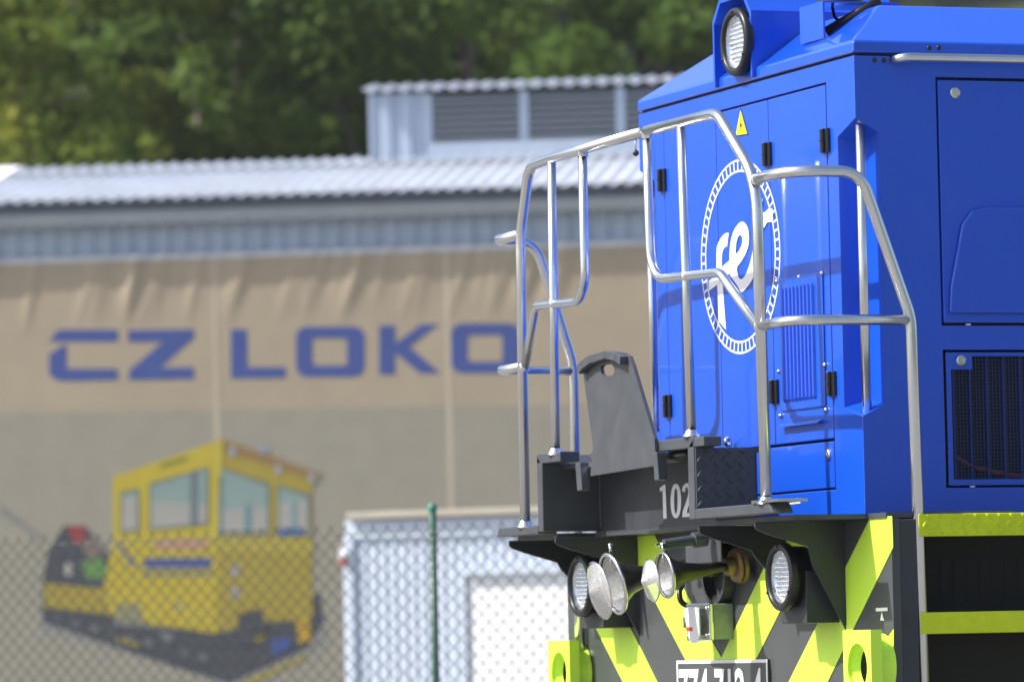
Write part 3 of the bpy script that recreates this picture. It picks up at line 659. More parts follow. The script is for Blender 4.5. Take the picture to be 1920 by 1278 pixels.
# ---- side: column, running board, steps
xs0, xs1 = atY(1677, 1150, -.497).x, atY(1733, 1150, -.497).x
COLN = box('corner_column', XP+.031, -.035, -.505, -.44, .85, 1.954, DARK, LOCO, bevel=.004)
SIDE = box('running_board', -.02, HL+.4, -.478, -.002, 1.93, 1.9775, DARK, LOCO) if False else None
RB = box('running_board_edge', -.028, HL+.4, -.512, -.486, 1.893, 1.9715, YELT, LOCO, bevel=.003)
bb = MB(); tread_bumps(bb, -.02, 2.2, 1.893, 1.9735, -.512, px=.0455, pz=.0255, ln=.030, wd=.011, h=.007); bb.build('tread_bumps', YELT, RB, kind='stuff')
box('running_board_floor', .351, HL+.4, -.485, W+.48, 1.90, 1.966, DARK, LOCO)
z_a, z_b = atY(1800, 1146, -.512).z, atY(1800, 1186.5, -.512).z
ST = box('step', -.028, 1.25, -.512, -.30, z_b, z_a, YELT, LOCO, bevel=.003)
box('step', -.028, 1.25, -.512, -.30, z_b-.38, z_a-.38, YELT, LOCO, bevel=.003)
SWB = box('step_well_back', -.10, 1.3, -.29, -.28, .75, 1.90, VOID, LOCO)
bb = MB(); xx = .0
while xx < 1.2: bb.box(xx-.0015, xx+.0015, -.302, -.299, 1.66, 1.82); xx += .05
zz = 1.66
while zz < 1.83: bb.box(0, 1.2, -.3045, -.3025, zz-.0015, zz+.0015); zz += .04
bb.build('step_mesh', VOID, SWB, kind='stuff')
box('step_side_plate', 1.25, 1.28, -.50, -.28, .8, 1.89, DARK, LOCO)
box('underframe', .0, HL+.4, .25, W-.25, .95, 1.8995, DARK, LOCO)
b = MB(); b.box(-.10, .0, .35, W-.35, .95, 1.9, )
b.build('beam_web', DARK, LOCO)
for s in (-1, 1): pass
wheel0 = None
for x in (.9, 2.6, 4.3):
    bb = MB(); bb.tube([(x, YC-.75, .85), (x, YC+.75, .85)], .08, 14); bb.build('axle', DARK, LOCO, smooth=True)
    for s in (-1, 1):
        bb = MB(); y = YC+s*.72
        bb.lathe((x, y, .85), (0, s, 0), [(-.03, .15), (-.03, .53), (0, .53), (.005, .50), (.11, .4985), (.11, .42), (.06, .40), (.06, .15), (-.03, .15)], 40)
        bb.build('wheel', DARK, LOCO, smooth=False)

# ================================================================== the workshop building behind
AL = math.radians(27.0)
bu = Vector((math.cos(AL), -math.sin(AL), 0)); bi = Vector((math.sin(AL), math.cos(AL), 0))       # along the wall / into the building
d0 = ray(600, 1235); OB = CAM + d0*58.0; OB.z = 0
def wl(px, py, off=0.0):                                 # pixel to wall coordinates (x along, z up), 'off' in front of the wall
    d = ray(px, py); o0 = OB - bi*off; t = (o0-CAM).dot(bi)/d.dot(bi); p = CAM+d*t-OB
    return p.dot(bu), p.z
BLD = empty('workshop_building', OB, -AL, label='long grey workshop with corrugated roof and roof lantern behind the fence', cat='building')
CLAD = mat('blue_grey_cladding', (0.46, 0.53, 0.64), 0.45, var=0.06, vscale=1.5, stretch=(3, 3, .4))
ROOFM = mat('weathered_corrugated_sheet', (0.40, 0.435, 0.51), 0.55, var=0.14, vscale=1.2, bump=0.05)
GUT = mat('gutter_metal', (0.33, 0.35, 0.35), 0.45, var=0.08, vscale=2)
LOUV = mat('louvre_dark', (0.075, 0.078, 0.088), 0.6)
XL, XRt = wl(-420, 400)[0], wl(2600, 400)[0]
ze = wl(600, 372)[1]                                     # eave
zg = wl(600, 392)[1]
def ribs(name, x0, x1, z0, z1, y, pitch, dep, m, parent, duty=.5):
    v = []; f = []; x = x0; pts = []
    while x < x1:
        for fx, fy in ((0, 0), (duty*.8, 0), (duty, -dep), (.9, -dep)):
            if x+fx*pitch < x1: pts.append((x+fx*pitch, y+fy))
        x += pitch
    pts.append((x1, y))
    for a, c in pts: v += [(a, c, z0), (a, c, z1)]
    for i in range(len(pts)-1): f.append((2*i, 2*i+2, 2*i+3, 2*i+1))
    return obj(name, v, f, m, parent)
WALLB = box('wall', XL, XRt, .02, .30, 0, ze+.075, CLAD, BLD)
ribs('cladding', XL, XRt, .05, ze-.06, 0.0, .21, .035, CLAD, BLD, duty=.55)
# roof sheets
RUN, PIT = 3.1, math.tan(math.radians(10.9)); OV = .30
def corr(name, x0, x1, y0, z0, y1, z1, m, parent, pitch=.177, amp=.020, seg=8):
    v = []; f = []; n = int((x1-x0)/pitch*seg)
    for i in range(n+1):
        x = x0+(x1-x0)*i/n; h = amp*math.cos(2*math.pi*(x-x0)/pitch)
        v += [(x, y0, z0+h), (x, y1, z1+h)]
    for i in range(n): f.append((2*i, 2*i+2, 2*i+3, 2*i+1))
    o = obj(name, v, f, m, parent, smooth=True); s = o.modifiers.new('thickness', 'SOLIDIFY'); s.thickness = .008; return o
xv = wl(-62, 380)[0]
RF = corr('roof', xv, XRt, -OV, ze+.03, RUN, ze+.03+(RUN+OV)*PIT, ROOFM, BLD)
corr('ridge_sheet', xv, XRt, RUN-.62, ze+.055+(RUN+OV-.62)*PIT, RUN+.05, ze+.055+(RUN+OV+.05)*PIT, ROOFM, RF)
obj('roof_back', [(xv, RUN+.06, ze+(RUN+OV)*PIT), (XRt, RUN+.06, ze+(RUN+OV)*PIT), (XRt, 14, ze-1.0), (xv, 14, ze-1.0)], [(0, 1, 2, 3)], ROOFM, RF)
box('verge_flashing', xv-.35, xv-.02, -OV, .1, ze-.1, ze+.05, GUT, RF) if False else None
prism('verge_board', [(xv-.62, -OV, ze+.02), (xv-.03, -OV, ze+.02), (xv-.03, RUN, ze+.10+(RUN+OV)*PIT), (xv-.62, RUN, ze+.10+(RUN+OV)*PIT)], (0, 0, -.06), mat('white_verge', (.75, .75, .74), .6), RF)
prism('wing_roof', [(XL, -OV, ze-.02), (xv-.63, -OV, ze-.02), (xv-.63, RUN, ze+.0+(RUN+OV)*PIT), (XL, RUN, ze+.0+(RUN+OV)*PIT)], (0, 0, -.06), ROOFM, RF)
GT = box('gutter', XL, XRt, -.25, -.15, zg-.12, zg+.02, GUT, BLD, bevel=.01)
box('eave_board', XL, XRt, -.145, -.10, zg+.0, ze+.04, mat('eave_slate', (.16, .19, .23), .6, var=.1), BLD)
# lantern
LSL = mat('louvre_slat', (.36, .39, .43), .5)
lx0, lx1 = wl(752, 240)[0]+.05, XRt-4; ly = RUN-.25
def lw(px, py): return wl(px, py, -ly)
lx0 = lw(698, 240)[0]; lz0 = lw(700, 318)[1]; lz1 = lw(700, 178)[1]; lxs = lw(803, 240)[0]; lz_sill = lw(900, 268)[1]; lzb = lw(900, 318)[1]
ribs('lantern_wall', lx0, lxs, lz0-.1, lz1, ly, .235, .05, CLAD, BLD, duty=.5)
box('lantern_body', lx0+.01, lx1, ly+.06, ly+.95, lz0-.2, lz1+.04, LOUV, BLD)
box('lantern_end', lx0-.03, lx0+.005, ly-.05, ly+.95, lz0-.2, lz1-.01, CLAD, BLD)
box('lantern_sill', lxs, lx1, ly-.12, ly+.05, lzb-.15, lz_sill, CLAD, BLD)
corr('lantern_roof', lx0-.08, lx1, ly-.22, lz1+.02, ly+1.0, lz1+.20, ROOFM, BLD, pitch=.19, amp=.022)
x = lxs; pw = lw(980, 230)[0]-lxs+.02
while x < lx1-1:
    po = box('lantern_post', x-.05, x+.05, ly-.05, ly+.055, lz_sill+.001, lz1-.01, CLAD, BLD)
    for k in range(7):
        z = lz_sill+.03+k*(lz1-lz_sill-.08)/6.6
        if z > lz1-.05: break
        prism('louvre', [(x+.051, ly-.045, z), (x+.051, ly+.045, z+.055), (x+.051, ly+.05, z+.047), (x+.051, ly-.045, z-.018)], (pw-.103, 0, 0), LSL, BLD)
    x += pw
# ---- printed banner
BAN = mat('beige_mesh_banner', (0.40, 0.325, 0.228), 0.75, var=0.06, vscale=1.2)
BANS = mat('banner_seam', (0.50, 0.42, 0.31), 0.7)
YB = .115
def bn(px, py): return wl(px, py, YB)
ztop = bn(300, 486)[1]
folds = [(random.uniform(XL, XRt), random.uniform(.04, .10), random.uniform(.25, .6), random.uniform(.6, 1.6)) for _ in range(60)]
fold_px = [(560, 500), (610, 500), (790, 495), (880, 492), (1010, 490), (300, 505), (180, 505)]
folds += [(bn(*q)[0], .055, .55, 1.0) for q in fold_px]
zfold = bn(500, 612)[1]
def wave(x, z):
    d = 0.0; dz = ztop-z
    for fx, wd, sl, ln in folds:
        u = (x-(fx-dz*sl*.6))/wd
        if abs(u) < 3 and dz < ln: d += .016*math.exp(-u*u)*max(0, 1-dz/ln)
    return d*min(1.0, max(0.0, (z-zfold)/.25))
def banner_sheet(name, x0, x1, z0, z1, m, parent=None, dy=0.0, nx=None, nz=None):
    nx = nx or max(2, int((x1-x0)/.03)); nz = nz or max(2, int((z1-z0)/.08)); v = []; f = []
    for i in range(nx+1):
        for j in range(nz+1):
            x = x0+(x1-x0)*i/nx; z = z0+(z1-z0)*j/nz; v.append((x, -YB-dy-wave(x, z), z))
    for i in range(nx):
        for j in range(nz):
            q = i*(nz+1)+j; f.append((q, q+nz+1, q+nz+2, q+1))
    return v, f
bv_, bf_ = banner_sheet('b', XL+.1, XRt-2, .4, ztop, BAN)
BANNER = empty('printed_banner', OB, -AL, label='huge beige printed banner hung on the workshop wall, reading CZ LOKO', cat='banner')
SHEET = obj('sheet', bv_, bf_, BAN, BANNER, smooth=True)
for px, w0 in ((405, 9), (841, 10)):
    xa = bn(px-w0/2, 700)[0]; xb = bn(px+w0/2, 700)[0]; v, f = banner_sheet('s', xa, xb, .4, ztop-.02, BANS, dy=.0028, nx=3)
    obj('seam_strip', v, f, BANS, SHEET, smooth=True)
hemM = mat('hem_webbing', (.55, .56, .56), .7, var=.15, vscale=6)
v, f = banner_sheet('h', XL+.1, XRt-2, ztop-.005, ztop+.055, hemM, dy=.004, nz=2); obj('top_hem', v, f, hemM, SHEET)
# lettering and the printed shunter (flat print, laid on the sheet)
INK = {}
def ink(col, rough=.75):
    if col not in INK: INK[col] = mat('print_ink_%d' % len(INK), col, rough, var=.06, vscale=3)
    return INK[col]
LAY = [0]
def pr(name, pts, col, lay, holes=None):
    bmh = bmesh.new(); ed = []
    for loop in [pts]+(holes or []):
        vs_ = [bmh.verts.new((*bn(*q), 0)) for q in loop]; ed += [bmh.edges.new((vs_[i], vs_[(i+1) % len(vs_)])) for i in range(len(vs_))]
    bmesh.ops.triangle_fill(bmh, use_beauty=True, use_dissolve=False, edges=ed)
    for it in range(4):
        lng = [e for e in bmh.edges if e.calc_length() > .22]
        if not lng: break
        bmesh.ops.subdivide_edges(bmh, edges=lng, cuts=1); bmesh.ops.triangulate(bmh, faces=bmh.faces)
    for i, v in enumerate(bmh.verts): v.index = i
    vv = [(v.co.x, -YB-.002-.0012*lay-wave(v.co.x, v.co.y), v.co.y) for v in bmh.verts]; ff = [tuple(v.index for v in f.verts) for f in bmh.faces]; bmh.free()
    return obj(name, vv, ff, ink(col), SHEET)
LB = (.052, .085, .27)
pr('letter', [(92, 640), (109, 618), (221, 618), (221, 640)], LB, 1)
pr('letter', [(113, 650), (125, 645), (125, 691), (221, 691), (221, 712), (113, 714), (98, 708), (92, 698), (92, 664)], LB, 1)
pr('letter', [(240, 619), (364, 617), (364, 633), (300, 689), (364, 688), (364, 710), (242, 712), (242, 694), (306, 640), (240, 641)], LB, 1)
pr('letter', [(433, 617), (463, 617), (464, 688), (536, 688), (536, 708), (433, 709)], LB, 1)
def rr(x0, y0, x1, y1, r): return [(x0+r, y0), (x1-r, y0), (x1-r*.3, y0+r*.3), (x1, y0+r), (x1, y1-r), (x1-r*.3, y1-r*.3), (x1-r, y1), (x0+r, y1), (x0+r*.3, y1-r*.3), (x0, y1-r), (x0, y0+r), (x0+r*.3, y0+r*.3)]
pr('letter', rr(555, 612, 684, 706, 18), LB, 1, [rr(586, 634, 651, 685, 5)])
pr('letter', [(711, 610), (741, 610), (741, 644), (789, 608), (823, 607), (768, 650), (826, 699), (788, 700), (741, 661), (741, 702), (711, 702)], LB, 1)
pr('letter', rr(846, 606, 975, 699, 18), LB, 1, [rr(877, 628, 942, 678, 5)])
# printed locomotive
Yy, Yd, Dk, Gl, Gr = (.47, .37, .035), (.35, .27, .04), (.06, .062, .075), (.21, .25, .235), (.30, .29, .26)
pr('print_backdrop', [(-400, 778), (2300, 742), (2300, 1400), (-400, 1400)], (.315, .288, .225), 0)
pr('print_shadow', [(75, 1180), (330, 1250), (470, 1300), (620, 1200), (600, 1130), (90, 1110)], (.26, .26, .23), 1)
pr('print_underframe', [(80, 1090), (90, 1035), (120, 985), (160, 985), (205, 1040), (215, 1170), (425, 1185), (600, 1110), (608, 1165), (575, 1215), (430, 1280), (330, 1250), (80, 1165)], Dk, 2)
pr('print_walkway', [(82, 1092), (195, 1103), (195, 1150), (84, 1137)], Yd, 3)
pr('print_cab_side', [(212, 893), (418, 822), (405, 1185), (280, 1170), (212, 1120)], Yy, 4)
pr('print_cab_front', [(418, 822), (602, 888), (585, 915), (586, 1160), (500, 1165), (405, 1185)], Yd, 4)
pr('print_cab_lower', [(195, 1100), (212, 1010), (405, 1005), (405, 1188), (290, 1168), (200, 1150)], Yy, 5)
pr('print_roof_front', [(418, 824), (605, 888), (590, 902), (416, 845)], (.27, .17, .06), 5)
FRM, PALE, TEAL = (.12, .15, .14), (.35, .34, .30), (.23, .31, .28)
def window(o, split, mul=None):
    """printed window: dark frame, teal upper part, pale lower part"""
    (x0, y0), (x1, y1), (x2, y2), (x3, y3) = o                       # top left, top right, bottom right, bottom left
    pr('print_window', o, FRM, 6); e = 4
    pr('print_window_glass', [(x0+e, y0+e+1), (x1-e, y1+e+1), (x2-e, split[1]), (x3+e, split[0])], TEAL, 7)
    pr('print_window_light', [(x3+e, split[0]), (x2-e, split[1]), (x2-e, y2-e), (x3+e, y3-e)], PALE, 7)
window([(226, 922), (262, 915), (262, 996), (226, 998)], (932, 930))
window([(280, 906), (392, 874), (392, 984), (280, 994)], (938, 946))
pr('print_mullion', [(357, 887), (372, 883), (372, 984), (357, 985)], (.14, .17, .18), 8)
window([(410, 874), (506, 906), (506, 1000), (410, 1000)], (955, 950))
window([(519, 908), (582, 926), (582, 1003), (519, 1003)], (942, 938))
pr('print_mullion', [(410, 890), (418, 890), (418, 1000), (410, 1000)], (.13, .22, .26), 8)
pr('print_mullion', [(459, 948), (472, 946), (472, 1000), (459, 1000)], (.13, .23, .26), 8)
pr('print_mullion', [(548, 940), (557, 938), (557, 1000), (548, 1000)], (.17, .27, .28), 8)
pr('print_console', [(522, 990), (560, 988), (580, 1002), (522, 1004)], (.06, .13, .27), 9)
pr('print_roof_text', [(300, 870), (352, 855), (352, 862), (300, 877)], (.20, .19, .05), 6)
pr('print_edge', [(405, 836), (418, 826), (410, 1010), (402, 1010)], (.50, .41, .06), 8)
for q in ((437, 846), (522, 880), (585, 896)): pr('print_roof_lamp', [(q[0]-6, q[1]-10), (q[0]+5, q[1]-8), (q[0]+6, q[1]+9), (q[0]-5, q[1]+8)], (.30, .33, .36), 8)
pr('print_roof_lamp', [(486, 836), (500, 834), (503, 848), (488, 849)], (.27, .31, .38), 8)
pr('print_front_band', [(405, 1006), (586, 1008), (586, 1040), (405, 1036)], (.40, .32, .05), 6)
pr('print_hood_shadow', [(265, 1068), (400, 1068), (400, 1080), (268, 1080)], (.27, .24, .10), 6)
pr('print_hatch', [(215, 1130), (262, 1130), (270, 1168), (222, 1160)], (.26, .24, .13), 6)
pr('print_hatch', [(328, 1130), (340, 1130), (340, 1142), (328, 1142)], (.30, .28, .18), 6)
pr('print_axlebox', [(300, 1182), (325, 1186), (325, 1202), (303, 1198)], (.17, .18, .19), 6)
for k in range(9): pr('print_frame_detail', [(100+k*34, 1150+k*9), (118+k*34, 1154+k*9), (116+k*34, 1168+k*9), (101+k*34, 1163+k*9)], (.09+.03*(k % 3), .095+.03*(k % 3), .11+.03*(k % 3)), 5)
pr('print_person_shade', [(150, 1012), (182, 1006), (196, 1040), (165, 1050)], (.20, .15, .13), 4)
pr('print_stripe', [(217, 1017), (226, 1017), (258, 1058), (250, 1062)], LB, 6)
pr('print_stripe', [(270, 1046), (397, 1045), (397, 1064), (270, 1064)], LB, 6)
pr('print_badge', [(290, 1012), (388, 1010), (388, 1028), (290, 1030)], (.45, .25, .17), 6)
pr('print_engine', [(125, 990), (155, 984), (163, 1010), (140, 1020)], (.28, .05, .05), 3)
pr('print_engine', [(150, 1055), (190, 1045), (205, 1080), (165, 1085)], (.12, .26, .07), 3)
pr('print_engine', [(122, 1055), (135, 1055), (135, 1078), (122, 1078)], (.4, .38, .33), 3)
for q in ((441, 1068), (441, 1110)): pr('print_lamp', [(q[0]-9+0, q[1]), (q[0]-5, q[1]-12), (q[0]+5, q[1]-12), (q[0]+9, q[1]), (q[0]+5, q[1]+12), (q[0]-5, q[1]+12)], Gr, 6)
pr('print_bogie', [(445, 1150), (490, 1140), (500, 1190), (450, 1210)], Dk, 7)
pr('print_buffer', [(555, 1160), (580, 1155), (585, 1200), (560, 1206)], (.45, .28, .03), 7)
pr('print_buffer', [(470, 1185), (492, 1180), (497, 1195), (480, 1203)], Yy, 7)
pr('print_coupler', [(505, 1200), (545, 1190), (545, 1215), (512, 1228)], LB, 6)
pr('print_kerb', [(450, 1278), (575, 1225), (575, 1232), (470, 1285)], Yd, 3)
pr('print_step', [(218, 1192), (262, 1205), (262, 1212), (218, 1200)], Yd, 4)
pr('print_track', [(0, 960), (0, 945), (80, 1005), (76, 1012)], (.22, .21, .19), 2)
# ================================================================== metal shed in front of the banner
DW = mat('white_door_paint', (.82, .83, .83), .4)
SHEDM = mat('pale_trapezoid_sheet', (0.56, 0.62, 0.72), 0.42, var=0.05, vscale=2)
BEI = mat('beige_trim', (.42, .38, .31), .6, var=.08, vscale=3)
SA = math.radians(20.465+23); su = Vector((math.cos(SA), -math.sin(SA), 0)); si = Vector((math.sin(SA), math.cos(SA), 0))
su = Vector((math.cos(SA), -math.sin(SA), 0)); OS = CAM+ray(657, 1235)*44.0; OS.z = 0
SHED = empty('metal_shed', OS, -SA, label='pale trapezoid sheet shed with white door, in front of the banner', cat='shed')
def sh(px, py, off=0.0): d = ray(px, py); o0 = OS-si*off; t = (o0-CAM).dot(si)/d.dot(si); p = CAM+d*t-OS; return p.dot(su), p.z
sx1 = 4.2; szt = sh(800, 969)[1]
box('wall', .005, sx1, .005, 2.2, 0, szt-.02, SHEDM, SHED)
ribs('cladding', 0, sx1, .03, szt-.16, -.005, .088, .013, SHEDM, SHED, duty=.55)
box('top_flashing', -.012, sx1, -.04, -.006, szt-.16, szt-.012, SHEDM, SHED, bevel=.004)
box('corner_flashing', -.03, .06, -.045, -.0285, 0.02, szt-.161, SHEDM, SHED, bevel=.004)
box('roof_edge', .03, sx1+.05, -.10, 2.25, szt, szt+.055, BEI, SHED, bevel=.005)
dx0, dz1 = sh(876, 1150, .05)[0], sh(900, 1078, .05)[1]; dx1 = dx0+1.25
DR = box('door', dx0, dx1, -.045, -.028, .05, dz1, DW, SHED, bevel=.003)
DF = MB(); DF.box(dx0-.07, dx0-.004, -.075, -.0285, .05, dz1+.07); DF.box(dx1+.004, dx1+.07, -.075, -.0285, .05, dz1+.07); DF.box(dx0-.003, dx1+.003, -.095, -.0285, dz1+.006, dz1+.07)
DF.build('door_frame', SHEDM, SHED)
bb = MB(); bb.box(dx1-.12, dx1-.09, -.085, -.0455, 1.0, 1.14); bb.build('door_handle', BLACK, DR)
ax_, az_ = sh(645, 1043, .05)
AL_ = empty('alarm_lamp', OS+su*ax_-si*.05+Vector((0, 0, az_-.06)), -SA, label='small white and red alarm lamp on the left edge of the metal shed', cat='lamp')
bb = MB(); bb.lathe((0, 0, .05), (0, .0001, 1), [(-.01, .001), (-.01, .045), (.04, .045), (.07, .03), (.075, .001)], 16); bb.build('lamp_body', WHITE, AL_, smooth=True)
bb = MB(); bb.lathe((0, 0, .04), (0, .0001, 1), [(-.045, .001), (-.04, .03), (-.001, .038), (-.001, .001)], 16); bb.build('lamp_dome', RED, AL_, smooth=True)
bb = MB(); bb.box(.01, -ax_+.02, .02, .045, .03, .06); bb.build('wall_arm', GREY, AL_)

# ================================================================== chain-link fence
FA = math.radians(20.465+27)
fu = Vector((math.cos(FA), -math.sin(FA), 0)); fi = Vector((math.sin(FA), math.cos(FA), 0))
pb = CAM+ray(811, 1240)*29.0; OF = Vector((pb.x, pb.y, 0))
def fl(px, py): d = ray(px, py); t = (OF-CAM).dot(fi)/d.dot(fi); p = CAM+d*t-OF; return p.dot(fu), p.z
FEN = empty('chain_link_fence', OF, -FA, label='green chain link fence standing in front of the workshop', cat='fence')
WIRE = mat('green_coated_wire', (.045, .06, .05), .5)
POST = mat('green_post_coating', (.03, .10, .065), .4, var=.1, vscale=12)
zft = (fl(300, 1003)[1]+fl(620, 992)[1])/2; zpt = fl(807, 945)[1]
for k in (-2, -1, 0, 1, 2):
    x = k*3.3
    bb = MB(); bb.tube([(x, .035, 0), (x, .035, zpt-.03)], .021, 14); po = bb.build('fence_post', POST, FEN, smooth=True)
    bb = MB(); bb.lathe((x, .035, zpt-.032), (0, .0001, 1), [(0, .026), (.025, .026), (.035, .02), (.038, .001)], 14); bb.build('post_cap', mat('cap_green', (.05, .22, .17), .4) if k == -2 else bpy.data.materials['cap_green'], po, smooth=True)
mesh = MB(); dd = .088; col = 0; x = -6.6
def sq(b, p0, p1, r):
    t = (p1-p0).normalized(); n1 = t.cross(Vector((0, 1, 0))).normalized()*r; n2 = Vector((0, 1, 0))*r
    b.add([p0+n1, p0+n2, p0-n1, p0-n2, p1+n1, p1+n2, p1-n1, p1-n2], [(0, 1, 5, 4), (1, 2, 6, 5), (2, 3, 7, 6), (3, 0, 4, 7)])
while x < 6.6:
    z = zft; prev = Vector((x+(dd/2 if col % 2 else 0), 0, z)); k = 0
    while z > .05:
        z -= dd/2; k += 1
        nx_ = Vector((x+(dd/2 if (k+col) % 2 else 0), .004*(1 if k % 2 else -1), z)); sq(mesh, prev, nx_, .0025); prev = nx_
    if col % 2 == 0: sq(mesh, Vector((x, 0, zft)), Vector((x+.012, 0, zft+.022)), .0021)
    if col % 2 == 0: sq(mesh, Vector((x, 0, zft)), Vector((x-.012, 0, zft+.022)), .0021)
    x += dd/2; col += 1
mesh.build('wire_mesh', WIRE, FEN, kind='stuff')
for z in (zft-.03, 1.0, .15):
    bb = MB(); bb.tube([(-6.6, .008, z), (6.6, .008, z)], .0025, 6); bb.build('tension_wire', WIRE, FEN)

# ================================================================== hillside and trees
HILL = mat('forest_floor', (.035, .05, .022), .95, var=.5, vscale=.25, bump=.5, bscale=1.5)
v = []; f = []; n = 80; hc = CAM+_f*150; hr = Vector((_r.x, _r.y, 0)).normalized(); hf = Vector((_f.x, _f.y, 0)).normalized(); hc.z = 0
for i in range(n+1):
    for j in range(21):
        a = (i/n-.68)*520; d = j/20*160; h = -.3+d*.36+3.0*math.sin(a*.045+1)*(d/160)+1.6*math.sin(a*.16+d*.09)*(min(1, d/30))
        q = hc+hr*a+hf*(d-36); v.append((q.x, q.y, h))
for i in range(n):
    for j in range(20):
        q = i*21+j; f.append((q, q+21, q+22, q+1))
structure(obj('hillside', v, f, HILL, smooth=True))
b = MB(); v = []; f = []  # unseen bank added behind the camera to darken the hood side and its reflections
for i in range(31):
    for j in range(9):
        q = Vector((CAM.x, CAM.y, 0))+Vector((math.sin(math.radians(195-i*3)), math.cos(math.radians(195-i*3)), 0))*(45+j*9); h = -.2+j*2.6+(1.2*math.sin(i*1.7+j)+.8*math.sin(i*.6)) * min(1, j*.5); v.append((q.x, q.y, h))
for i in range(30):
    for j in range(8):
        q = i*9+j; f.append((q, q+9, q+10, q+1))
structure(obj('added_reflection_bank', v, f, HILL, smooth=True))
def leaf_mat(name, c1, c2, c3):
    m, t, b = node_mat(name); b.inputs['Roughness'].default_value = .7; b.inputs['Specular IOR Level'].default_value = .12
    g = t.nodes.new('ShaderNodeNewGeometry'); r = t.nodes.new('ShaderNodeValToRGB'); r.color_ramp.elements[0].color = (*c1, 1); r.color_ramp.elements[1].color = (*c3, 1)
    e = r.color_ramp.elements.new(.55); e.color = (*c2, 1)
    tc = t.nodes.new('ShaderNodeTexCoord'); n = t.nodes.new('ShaderNodeTexNoise'); n.inputs['Scale'].default_value = .9; n.inputs['Detail'].default_value = 3
    t.links.new(tc.outputs['Object'], n.inputs['Vector'])
    mx = t.nodes.new('ShaderNodeMath'); mx.operation = 'MULTIPLY_ADD'; mx.inputs[1].default_value = .28
    m2 = t.nodes.new('ShaderNodeMapRange'); m2.inputs[1].default_value = .3; m2.inputs[2].default_value = .7; m2.inputs[3].default_value = 0; m2.inputs[4].default_value = .72
    t.links.new(n.outputs['Fac'], m2.inputs[0]); t.links.new(g.outputs['Random Per Island'], mx.inputs[0]); t.links.new(m2.outputs[0], mx.inputs[2]); t.links.new(mx.outputs[0], r.inputs[0])
    t.links.new(r.outputs[0], b.inputs['Base Color'])
    b.inputs['Transmission Weight'].default_value = 0
    tr = t.nodes.new('ShaderNodeBsdfTranslucent'); ms = t.nodes.new('ShaderNodeMixShader'); ms.inputs[0].default_value = .42; out = t.nodes['Material Output']
    t.links.new(r.outputs[0], tr.inputs[0]); t.links.new(b.outputs[0], ms.inputs[1]); t.links.new(tr.outputs[0], ms.inputs[2]); t.links.new(ms.outputs[0], out.inputs[0])
    return m
LEAF = [leaf_mat('leaf_deep_green', (.06, .10, .022), (.11, .18, .038), (.18, .25, .055)),
        leaf_mat('leaf_yellow_green', (.09, .14, .025), (.18, .24, .04), (.34, .31, .05)),
        leaf_mat('needle_blue_green', (.015, .028, .016), (.03, .05, .028), (.05, .075, .035))]
BARK = mat('bark', (.12, .10, .08), .9, var=.3, vscale=4, stretch=(1, 1, .2), bump=.5, bscale=12)
def crown_mesh(H, R, n_leaf, size, seed, base=.22, conifer=False):
    rnd = random.Random(seed); b = MB(); lumps = []
    if conifer:
        k = 0
        for i in range(n_leaf):
            t = rnd.random()**.8; z = H*(base+(1-base)*t); rad = R*(1-t)*(.35+.65*rnd.random()**.5)*(.8+.2*math.sin(z*5)); a = rnd.uniform(0, 6.283)
            lumps.append(Vector((rad*math.cos(a), rad*math.sin(a), z-.25*rad)))
        pts = lumps
    else:
        for i in range(70):
            while True:
                u = Vector((rnd.uniform(-1, 1), rnd.uniform(-1, 1), rnd.uniform(-1, 1)))
                if .2 < u.length < 1: break
            lumps.append((Vector((u.x*R, u.y*R, H*(base+(1-base)*.5)+u.z*H*(1-base)*.48)), rnd.uniform(.45, 1.15)))
        pts = []
        for i in range(n_leaf):
            c, r = rnd.choice(lumps); u = Vector((rnd.gauss(0, 1), rnd.gauss(0, 1), rnd.gauss(0, 1))).normalized()*r*rnd.uniform(.55, 1.08); u.z *= .7; pts.append(c+u)
    for p in pts:
        n1 = Vector((rnd.uniform(-1, 1), rnd.uniform(-1, 1), rnd.uniform(-.4, 1))).normalized(); t1 = n1.orthogonal().normalized(); t1.rotate(Matrix.Rotation(rnd.uniform(0, 6.28), 3, n1)); t2 = n1.cross(t1); s = size*rnd.uniform(.6, 1.3)
        b.add([p-t1*s, p-t2*s*.55, p+t1*s, p+t2*s*.55], [(0, 1, 2, 3)])
    return b, lumps
def tree_proto(kind, H, R, n, size, seed, name, leaf, base=.22, conifer=False):
    b, lumps = crown_mesh(H, R, n, size, seed, base, conifer); rnd = random.Random(seed)
    t = MB(); r0 = H*.016
    t.tube([(0, 0, -.3), (.05, 0, H*.2), (-.05, .05, H*.45), (.03, 0, H*.7), (0, 0, H*.93)], [r0*1.3, r0, r0*.8, r0*.5, r0*.12], 9)
    for i in range(12 if not conifer else 0):
        z = H*rnd.uniform(.2, .7); c, r = rnd.choice(lumps)
        t.tube([(0, 0, z), tuple((Vector((0, 0, z))+c)/2+Vector((0, 0, .3))), tuple(c)], [r0*.5, r0*.3, r0*.1], 6)
    return b, t
PROTO = {}
